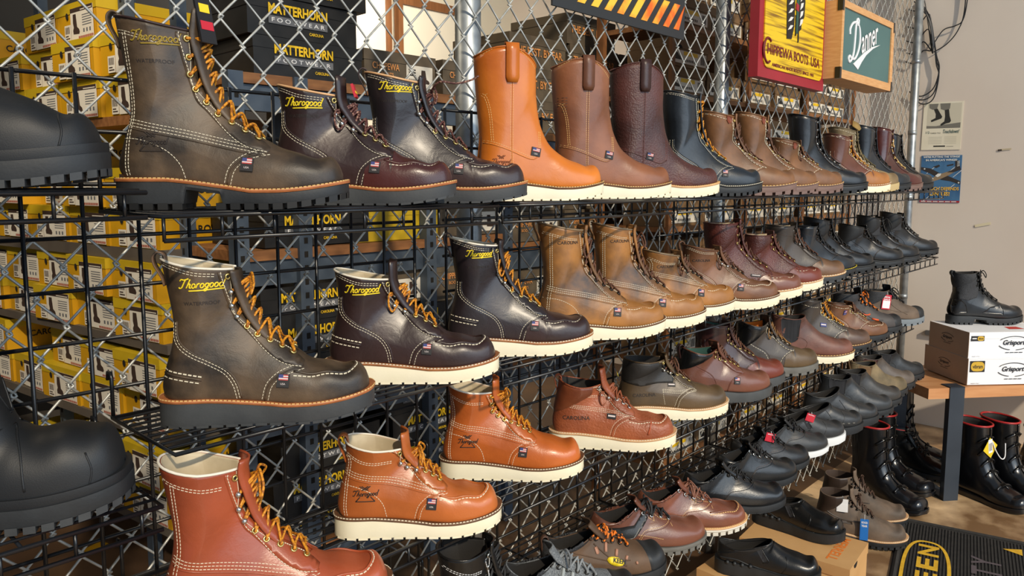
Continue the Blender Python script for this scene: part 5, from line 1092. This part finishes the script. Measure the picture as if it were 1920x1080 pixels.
b = work('3.8', 'brown hiking boot with black collar, orange lining and grey sole on the third shelf', L_char, toe=L_olive, style='C', sole='lug', sm=M_gum, welt=None, ws=None, hooks=3, n=7, lace=mat('tan_lace', (150, 110, 60), (90, 62, 40)), em=M_dkmetal, hm=M_dkmetal, rim=None, lin=M_oranlin, flag=False, near=False, drop=-.004, dip=.016, H=.175); padded(b, L_blkgl, 3.4)
def chelsea(key, label, up, gore, sole='lug', sm=M_blackrub, welt=None, ws=None, toe=None, H=None, **k):
    kk = dict(k);
    if H: kk['H'] = H
    b = base(key, 'chelsea_boot', label, kind='chelsea', upper=up, lining=M_liningdk, near=False, drop=.006, tn=2.4, **kk)
    b.sole(sole, sm, welt, None, ws); z = b.H - .006
    b.panel('elastic_gore', [(.034, z), (.104, z - .004), (.099, .115), (.093, .082), (.078, .071), (.060, .072), (.046, .085), (.038, .115)], gore, .0006)
    s = MB(); b.seam(s, [(.034, z), (.038, .115), (.046, .085), (.060, .072), (.078, .071), (.093, .082), (.099, .115), (.104, z - .004)], .0012); b.seam(s, [(.088, .09), (.11, .085), (.125, .07), (.115, .045)], .001); b.add(s, 'seam_edges', up); b.rim(up, .0015); b.pull_loop(gore, .02)
    if toe: b.band('vamp', toe, 0, int(5.0 * b.n), 0, None, .0008)
    return b
chelsea('3.9', 'reddish brown slip-on boot with black elastic and cream sole on the third shelf', leather('redwood', (104, 64, 52), (132, 84, 68), .5), M_elast, 'wedge', M_white, M_weltdk, M_threadbr, H=.165)
b = work('3.10', 'grey-brown tall lace boot with yellow and tan laces on the third shelf', L_char, toe=leather('umber_toe', (78, 58, 48), (104, 78, 62)), style='D', counter=False, sole='lug', sm=M_blackrub, welt=M_weltdk, ws=M_threadbr, hooks=0, n=9, lace=M_lacegold, rim=None, near=False, flag=False, lin=M_liningdk); b.flag(.11, .10, .024, .014, False, m=M_blue)
b = work('3.11', 'brown work boot with blue side tag, third from the third shelf right end', L_rust, style='C', sole='lug', sm=M_blackrub, welt=None, ws=None, hooks=0, n=7, lace=M_lacebr, rim=None, near=False, flag=False, lin=M_liningdk, moc=True); b.flag(.085, .12, .02, .018, True, m=M_blue)
def hiker(key, label, up, cap, lace, low=False, sole=M_blackrub, H=None, col=None, n=6, name='hiking_boot', near=False, capm=None, **k):
    kk = dict(k);
    if H: kk['H'] = H
    b = base(key, name, label, cat='shoe' if low else 'boot', kind='low' if low else 'lace', th=.88 if low else 1.0, upper=up, lining=M_liningdk, near=near, drop=-.018 if low else .0, tn=2.6, zh=.036, zb=.028, **kk)
    b.sole('lug', sole, None, None, None)
    b.band('toe_cap', capm or M_blackrub, 0, int((3.8 if cap else 2.2) * b.n), 0, None, .002); b.tongue(col or up, .02); padded(b, col or M_mesh, 3.0)
    b.lacing(n, lace, 0, M_dkmetal, bow=1, r=.0021)
    s = MB(); b.seam(s, [(.006, .07), (.04, .068), (.07, .055), (.09, .04)], .0018); b.seam(s, [(.12, .095), (.15, .07), (.19, .05)], .0016); b.seam(s, [(.06, .09), (.1, .075), (.15, .062), (.2, .06)], .0014); b.add(s, 'seam_edges', up)
    return b
b = hiker('3.12', 'dark grey hiking boot with orange and black laces on the third shelf', leather('slate_nubuck', (62, 58, 58), (80, 74, 72), .6), True, M_laceor, H=.17, col=M_mesh, n=7)
m = MB(); b.seam(m, [(.12, .085), (.135, .08), (.15, .084)], .003, both=False); b.seam(m, [(.155, .066), (.18, .06)], .004, both=False); b.add(m, 'orange_accents', mat('orange_accent', (220, 90, 40), None, .5))
b = hiker('3.13', 'grey-brown hiking boot with red sale tag at the third shelf right end', L_grbr, True, M_laceblk, H=.155, col=M_mesh, sole=mat('grey_hiker_sole', (120, 128, 134), None, .6))
def hang_tag(b, x, z, w, h, m1, m2, txt, y=None, tilt=0, sg=-1, name='sale_tag', off=.006, tm=None):
    q, n_ = b.side(x, z, sg); p = q + n_ * off; u = Vector((math.cos(tilt), 0, math.sin(tilt))); v = Vector((-math.sin(tilt), 0, math.cos(tilt))); M = face_M(p, u, v); m = MB(); m.box(-w / 2, w / 2, -h / 2, h / 2, -.0006, 0, 0, M); m.box(-w * .42, w * .42, -h * .42, h * .1, 0, .0004, 1, M)
    for i, t in enumerate(txt): add_text(m, t, M @ Matrix.Translation((0, h * (.34 - i * .16), .0006)), w=w * .74, h=h * .1, mi=2, bold=.03)
    m.tube([M @ Vector((0, h * .46, 0)), M @ Vector((0, h * .7, -.004))], .0007, 4, mi=2); b.add(m, name, [m1, m2, tm or M_wink], False)
hang_tag(b, .085, .105, .042, .062, M_redtag, M_wink, ['SPECIAL', 'SALE'], tilt=-.12, off=.012)
# bottom row ------------------------------------------------------------------
b = work('4.1', 'black pull-up boot with front lace panel, only its top showing at the bottom edge', L_blkgl, style='D', counter=False, sole='lug', sm=M_blackrub, welt=M_blackrub, ws=None, hooks=0, n=8, lace=M_laceblk, em=M_nickel, rim=L_blkgl, flag=False, lin=M_liningdk, tw=M_wink, drop=.0)
b = hiker('4.2', 'grey mesh hiking shoe with pale webbing lace loops at the bottom edge', M_gmesh, True, mat('grey_lace', (130, 134, 136), (90, 94, 98), .7), True, H=.115, name='hiking_shoe', near=True, n=6)
s = MB(); [b.seam(s, [(.135 + i * .018, .108 - i * .011), (.125 + i * .02, .08 - i * .006), (.118 + i * .022, .06 - i * .002)], .0042, both=True) for i in range(5)]; b.add(s, 'webbing_loops', mat('pale_webbing', (150, 156, 156), (176, 180, 178), .7)); b.panel('heel_overlay', [(.008, .045), (.006, .085), (.03, .085), (.07, .07), (.10, .045)], M_blackrub, .0014); s = MB(); b.seam(s, [(.02, .08), (.05, .074), (.08, .062)], .0022); b.add(s, 'tan_trim', M_threadbr)
b = hiker('4.3', 'brown hiking shoe with orange laces, black toe cap and yellow oval logo', leather('umber_nubuck', (88, 64, 44), (110, 82, 58), .65), True, M_laceor, True, H=.108, name='hiking_shoe', near=True, n=6)
b.panel('oval_logo', [(.165 + .019 * math.cos(a), .060 + .0085 * math.sin(a) - .004 * math.cos(a)) for a in np.linspace(0, 6.28, 21)[:-1]], M_yellow, .0022, both=False); b.word('KEEN', .165, .060, .027, M_blkink, slope=-.22, off=.003, bold=.03); b.pull_loop(leather('umber_loop', (96, 66, 50), None), .02)
b.panel('lace_tabs', [(.12, .088), (.127, .09), (.132, .076), (.124, .074)], mat('pink_tab', (176, 128, 104), None, .7), .002); s = MB(); [b.seam(s, [(.15 + i * .022, .094 - i * .013), (.146 + i * .022, .078 - i * .008)], .0035) for i in range(4)]; b.add(s, 'lace_loops', mat('pink_tab', (176, 128, 104)))
def oxford(key, label, up, sole, lace, em=M_nickel, moc=False, welt=None, ws=None, style='flat', name='oxford_shoe', H=.105, n=5, lin=None, near=True, bow=2, logo=None, r=.0016, **k):
    b = base(key, name, label, cat='shoe', kind='low', th=.86, upper=up, lining=lin or M_liningdk, near=near, H=H, drop=-.021, tn=2.7 if moc else 2.3, zh=.027, zb=.019, **k)
    b.sole(style, sole, welt, None, ws, e=.0045); b.tongue(up, .010, .02); b.lacing(n, lace, 0, em, bow=bow, r=r, frac=(.1, .9)); padded(b, up, 2.4)
    s = MB(); b.stitch(s, [(.142, .105), (.155, .092), (.175, .079), (.198, .074)], 1); b.stitch(s, [(.2, .074), (.18, .066), (.155, .062), (.125, .058), (.105, .034)], 2, .004); b.stitch(s, [(.02, .084), (.035, .07), (.05, .04)], 2, .004); b.add(s, 'stitching', M_threaddk if up.name.split('.')[0] in ('plain_black', 'gloss_black', 'satin_black', 'dull_black', 'graphite') else M_threadbr, False)
    se = MB(); b.seam(se, [(.202, .073), (.18, .064), (.155, .06), (.125, .056), (.104, .036)], .0013); b.seam(se, [(.018, .086), (.033, .072), (.048, .042)], .0013); b.add(se, 'seam_edges', up)
    if moc: b.moc(up, M_threadbr)
    return b
b = oxford('4.4', 'brown work shoe with black heel panel, black laces and grey sole', L_mah, M_gum, M_laceblk, style='lug', r=.0024); b.panel('heel_quarter', [(.006, .042), (.006, .092), (.03, .08), (.10, .075), (.13, .10), (.14, .085), (.10, .05), (.06, .042)], leather('slate_black', (34, 36, 38), (44, 46, 48)), .0016); s = MB(); b.stitch(s, [(.03, .082), (.08, .062), (.13, .05), (.17, .04)], 1); b.add(s, 'heel_stitching', M_threadbr, False)
b = oxford('4.5', 'reddish brown oxford with brown laces, oval stamp and white-edged sole', leather('cordovan_brown', (112, 62, 44), (140, 82, 58), .34, coat=.15), mat('off_white_sole', (206, 200, 186), None, .55), mat('cocoa_lace', (128, 84, 66), None, .6), moc=True, welt=M_ltwelt, ws=M_threadbr, style='lug', bow=3); m = MB(); m.tube([b.side(.150 + .013 * math.cos(a), .083 + .006 * math.sin(a) - .003 * math.cos(a))[0] for a in np.linspace(0, 6.28, 21)], .0009, 5); b.add(m, 'oval_stamp', M_emboss); b.word('KEEN', .15, .083, .016, M_emboss, slope=-.2)
oxford('4.6', 'black smooth oxford with black eyelets, nearest of the black oxfords on the bottom shelf', L_blk2, M_blackrub, M_laceblk, em=M_dkmetal, bow=0)
oxford('4.7', 'black oxford with white-ringed eyelets on the bottom shelf', leather('satin_black', (28, 29, 30), (38, 39, 40), .3), M_blackrub, M_laceblk, em=M_nickel, bow=1, near=False)
b = oxford('4.8', 'black lace shoe with red sale tag behind the white-eyelet oxford', leather('dull_black', (26, 26, 27), (34, 34, 35), .4), M_blackrub, M_laceblk, em=M_dkmetal, bow=2, near=False); hang_tag(b, .12, .10, .034, .026, M_redtag, M_redtag, ['SPECIAL'], off=.012, tilt=-.3)
oxford('4.9', 'dark grey lace sneaker with white sole edge on the bottom shelf', leather('graphite', (44, 45, 46), (54, 55, 56), .45), M_wsole, M_laceblk, em=M_dkmetal, bow=2, near=False, name='sneaker', H=.095)
def slipon(key, label, up, sole, style='flat', name='slip_on_shoe', clog=False, H=.095, near=False, gore=True, pos=None, dip=None, **k):
    a = dict(kind='clog', th=.9, upper=up, lining=M_liningdk, near=near, drop=-.018, tn=2.5, zh=.036, zb=.027); a.update(k)
    if dip is not None: a['dip'] = dip
    if pos: b = Boot(name, label, 'shoe', 'black slip-on shoes on the kraft boxes', *pos, H, .29, **a)
    else: b = base(key, name, label, cat='shoe', H=H, **a)
    b.sole(style, sole, None, None, None); b.rim(up, .002)
    if gore: b.panel('elastic_gore', [(.106, .104), (.128, .104), (.152, .064), (.138, .056)], M_elast, .0006)
    s = MB(); b.seam(s, [(.13, .094), (.153, .062), (.15, .058), (.136, .055)], .0013); b.seam(s, [(.20, .079), (.205, .065), (.20, .05), (.19, .035)], .0011); b.add(s, 'seam_edges', up); return b
b = slipon('4.10', 'charcoal slip-on sneaker with white sole and red sale tag on the bottom shelf', leather('graphite', (44, 45, 46)), M_wsole, name='slip_on_sneaker', H=.09); hang_tag(b, .13, .092, .032, .026, M_redtag, M_redtag, ['SPECIAL'], off=.010, tilt=-.35)
b = slipon('4.11', 'black kitchen clog with side vents on the bottom shelf', leather('eva_black', (40, 41, 42), (50, 51, 52), .4), M_blackrub, name='clog', H=.085, gore=False); s = MB(); [b.seam(s, [(.17 + i * .022, .041), (.18 + i * .022, .041)], .0022, both=False) for i in range(4)]; b.add(s, 'side_vents', M_gum)
b = slipon('4.12', 'black rubber clog boot with high back behind the vented clog', leather('eva_black', (40, 41, 42)), M_blackrub, name='clog', H=.115, gore=False)
chelsea('4.13', 'black chelsea boot with wide elastic side panel on the bottom shelf', leather('slate_black2', (44, 46, 48), (56, 58, 60), .4), M_elast, H=.158)
chelsea('4.14', 'dark grey chelsea boot behind the black elastic-sided one', leather('dark_slate', (52, 50, 48), (66, 62, 58), .45), M_elast, H=.15)
chelsea('4.15', 'weathered tan suede slip-on boot on the bottom shelf', L_green, mat('tan_elastic', (110, 84, 56), None, .85), H=.15)
chelsea('4.16', 'grey-brown chelsea boot with maroon elastic on the bottom shelf', leather('stone_brown', (92, 82, 74), (112, 100, 90), .5), M_elastbr, H=.15)
chelsea('4.17', 'black chelsea boot at the right end of the bottom shelf', leather('slate_black2', (44, 46, 48)), M_elast, H=.14)
# two slip-ons on the kraft boxes
for pos, lab, dx in [((2.338, -.115, .1218), 'black slip-on shoe on the orange-lettered kraft box', -1.50), ((1.985, -.165, .1018), 'black slip-on shoe at the bottom edge on the plain kraft box', -1.12)]:
    b = slipon(None, lab, L_blkgl if dx < -1.3 else L_blk2, M_blackrub, near=True, pos=(*pos, dx), H=.09, zh=.04, zb=.03, wf=1.0)
    s = MB(); [s.sphere(tuple(b.side(.03 + i * .022, .022)[0] + Vector((0, -.004, 0))), .006, 0, 8, 5) for i in range(4)]; b.seam(s, [(.01, .05), (.06, .052), (.11, .036), (.16, .024), (.22, .02)], .0022); b.add(s, 'sole_studs', M_blackrub)
# rubber boots at the left edge
def muck(pos, label, H, L, wf, z):
    b = Boot('rubber_boot', label, 'boot', None, *pos, H, L, kind='muck', upper=M_rub, lining=M_liningdk, wf=wf, th=1.35 if z else 1.75, tn=2.5, zh=.034, zb=.030, drop=.01, gap=False, mid=z or {3: (.262, .104), 4: (.238, .110), 5: (.214, .106)})
    b.sole('lug', M_blackrub, None, None, None, M_greyrub, e=.008); b.rim(M_rub, .003); s = MB(); b.seam(s, [(.172, .17), (.185, .13), (.20, .09), (.205, .05)], .0016); b.seam(s, [(.262, .085), (.268, .065), (.265, .045)], .0013); b.add(s, 'mould_seams', M_rub)
    b.slab('foxing_band', M_rub, .0065, lambda x: b.zf(x) + .012, lambda x: b.zf(x) - .002); return b
muck((.055, -.05, .8423, R(-27)), 'tall matte black rubber boot at the left edge on the lower left shelf', .40, .325, 1.15, None)
muck((.042, -.04, 1.2433, R(-28)), 'matte black rubber boot, only its toe showing at the upper left edge', .36, .335, 1.2, {3: (.262, .088), 4: (.238, .102), 5: (.214, .113), 6: (.195, .122), 7: (.182, .135)})
b = Boot('work_boot', 'dark navy boot top in the bottom left corner under the tall rubber boot', 'boot', None, .04, -.05, .4603, R(-30), .27, .30, kind='pull', upper=L_black, lining=M_liningdk, near=False); b.sole('lug', M_blackrub); b.rim(L_black)
# boot on the bench boxes
b = Boot('work_boot', 'black combat boot with nylon shaft standing on the white boxes', 'boot', None, 3.490, -.392, .6694, R(-46.5), .212, .30, kind='lace', upper=L_blk2, lining=M_liningdk, near=True, drop=-.006, zh=.036, zb=.027, tn=2.5)
b.sole('lug', M_blackrub, None, None, None); b.tongue(L_blk2, .0); b.lacing(8, M_laceblk, 0, M_dkmetal, bow=2); padded(b, M_mesh, 1.6); b.panel('nylon_side', [(.022, .105), (.06, .10), (.10, .112), (.112, .15), (.098, b.H - .018), (.02, b.H - .022)], M_mesh, .0008); b.panel('heel_counter', [(.005, .046), (.008, .1), (.03, .105), (.05, .085), (.06, .05)], L_blk2, .0012); b.panel('vamp_side', [(.12, .05), (.15, .075), (.19, .082), (.2, .06), (.2, .042)], L_blk2, .0012); b.pull_loop(M_mesh, .018)
b.band('toe_bumper', M_blackrub, 0, int(1.6 * b.n), 0, int(b.N * .5), .0016)
# overshoes, hikers and others on the floor
def overshoe(x, y, yaw, label, H=.30, L=.31, group='buckled rubber overshoes', tagy=False, z=.0005, sc=1):
    b = Boot('overshoe', label, 'boot', group, x, y, z, yaw, H, L, kind='pull', upper=M_rubgl, lining=M_liningdk, near=False, tn=2.3, dip=.0, drop=.004, th=1.0, zh=.026, zb=.018, gap=False, wf=1.08)
    b.sole('flat', M_rubgl, None, None, None); b.rim(M_redrub, .0042, 'red_edge'); b.band('toe_cap', M_rubgl, 0, int(3.4 * b.n), 0, None, .002)
    s = MB(); R_ = b.RR - 1
    s.tube([Vector(b.S(r, b.N)[0]) + Vector((.002, 0, .001)) for r in range(int(4.8 * b.n), R_, 2)], .0022, 5); b.add(s, 'front_seam', M_rubgl)
    for i, zz in enumerate((.082, .125, .17, .215, .255)):
        r = int(np.argmin([abs(q[3] - zz) + (9 if k_ < 4.4 * b.n else 0) for k_, q in enumerate(b.rows)])); m = MB(); P = []
        for j in np.linspace(b.N * .62, b.N - .01, 7): p, n_ = b.S(r, j, .003); P.append(p)
        P = P + [Vector((p.x, -p.y, p.z)) for p in P[::-1]]; m.tube(P, .005, 4); o = b.add(m, 'strap', M_rubgl)
        p, n_ = b.S(r, b.N * .93, .006); m = MB(); u = Vector((0, 1, 0)); v = (n_.cross(u)).normalized(); u = v.cross(n_); M = face_M(p, u, v)
        for a, c in ((-.010, -.0085), (-.003, -.0015), (.003, .0045), (.0095, .011)): m.box(a, c, -.0055, .0055, -.001, .003, 0, M)
        m.box(-.010, .011, -.0065, -.005, -.001, .003, 0, M); m.box(-.010, .011, .005, .0065, -.001, .003, 0, M); m.build('buckle', M_dkmetal, o)
    return b
overshoe(3.115, -.165, R(-104), 'black buckled overshoe with red top edge, nearer one of the left pair')
overshoe(3.305, -.135, R(-102), 'black rubber overshoe with red top edge, behind its mate in the left pair')
overshoe(3.62, -.10, R(-80), 'black rubber overshoe with red top edge standing farther back beside the fence end', H=.36)
b = overshoe(3.435, -.46, R(-112), 'black buckled overshoe with yellow tag, left one of the pair under the bench')
m = MB(); p = Vector((.150, -.008, .215)); M = face_M(p, (0, 1, 0), (0, 0, 1)) @ Matrix.Rotation(R(8), 4, 'Z'); m.box(-.03, .03, -.03, .03, 0, .001, 0, M @ Matrix.Rotation(R(45), 4, 'Z')); m.box(-.012, .012, -.02, .035, .001, .0018, 1, M)
for k in range(5): m.box(-.009 + k * .004, -.0075 + k * .004, -.012, .02, .0018, .0022, 2, M)
b.add(m, 'price_tag', [mat('tag_yellow', (224, 196, 40), None, .5), M_wink, M_blkink], False)
m = MB(); m.tube(cr([(.152, .0, .24), (.156, .02, .20), (.16, .05, .165), (.158, .075, .17), (.15, .085, .22)], 5), .0022, 6); b.add(m, 'white_string', M_wink)
overshoe(3.56, -.53, R(-112), 'black buckled overshoe without tag, right one of the pair under the bench')
for x, y, a, lab in [(3.50, -.16, -95, 'black lace boot half hidden behind the bench leg'), (3.76, -.36, -100, 'dark boot in the shade at the back under the bench'), (3.90, -.62, -118, 'black boot at the right edge behind the buckled pair')]:
    b = Boot('work_boot', lab, 'boot', 'dark boots under the bench', x, y, .0004, R(a), .2, .30, kind='lace', upper=L_blkgl, lining=M_liningdk, near=False); b.sole('lug', M_blackrub); b.tongue(L_blkgl); b.lacing(7, M_laceblk, 0, M_dkmetal); b.rim(M_redrub if a == -95 else L_blkgl)
for x, y, a, lab, tg in [(2.60, -.215, -66, 'grey-brown hiking boot with blue and white tags, nearest on the floor mat', 1), (2.775, -.165, -66, 'grey-brown hiking boot behind its tagged mate on the floor', 0)]:
    b = Boot('hiking_boot', lab, 'boot', 'grey-brown hiking boots on the floor', x, y, .0084 if tg else .009, R(a), .165, .30, kind='lace', upper=L_grbr, lining=mat('umber_lining', (60, 46, 38), None, .8), near=True, drop=-.004, tn=2.3)
    b.sole('lug', M_blackrub, M_ltwelt, None, M_thread); b.tongue(L_grbr, .022); b.lacing(7, mat('umber_lace', (70, 48, 34), None, .7), 3, M_dkmetal, M_dkmetal, bow=2, r=.002); padded(b, leather('umber_collar', (58, 44, 36), (70, 54, 44), .5), 3.2)
    s = MB(); b.seam(s, [(.02, .12), (.07, .09), (.12, .08), (.17, .08)], .0022); b.seam(s, [(.01, .08), (.05, .075), (.09, .05)], .002); b.add(s, 'seam_edges', L_char); b.panel('side_patch', [(.07, .085), (.12, .08), (.125, .07), (.075, .072)], L_char, .0016)
    if tg:
        hang_tag(b, .16, .062, .026, .075, mat('blue_tag', (30, 110, 190), None, .5), mat('blue_tag', (30, 110, 190)), ['GOOD', 'YEAR'], off=.012, name='blue_tag'); hang_tag(b, .085, .135, .036, .046, M_wink, M_wink, [], off=.008, name='price_tag')

# floor things were laid out on the datum plane; carry them out along with the real floor level
KF = (1.25 - FZ) / 1.25; CP = Vector((0, -1.196, 1.25))
for o in list(COL.objects):
    if o.parent is None and o.type in ('EMPTY', 'MESH'):
        g = o.get('group', ''); n = o.name.split('.')[0]
        if n in ('bench', 'floor_mat', 'overshoe', 'slip_on_shoe') and g not in ('shoes on the bottom shelf row',) or g in ('white printed boot boxes on the bench', 'kraft shoe boxes on the floor', 'dark boots under the bench', 'grey-brown hiking boots on the floor') or 'combat boot' in o.get('label', ''):
            o.location = CP + (o.location - CP) * KF; o.scale = (KF, KF, KF)

m = MB(); m.box(-.04, .04, -.022, .022, 0, .001, 0, Matrix.Rotation(R(20), 4, 'Z')); o = m.build('paper_scrap', M_yel); o.location = (0.894, 1.800, FZ + .0005); tag(o, 'yellow paper scrap lying on the storage floor behind the fence', 'paper')
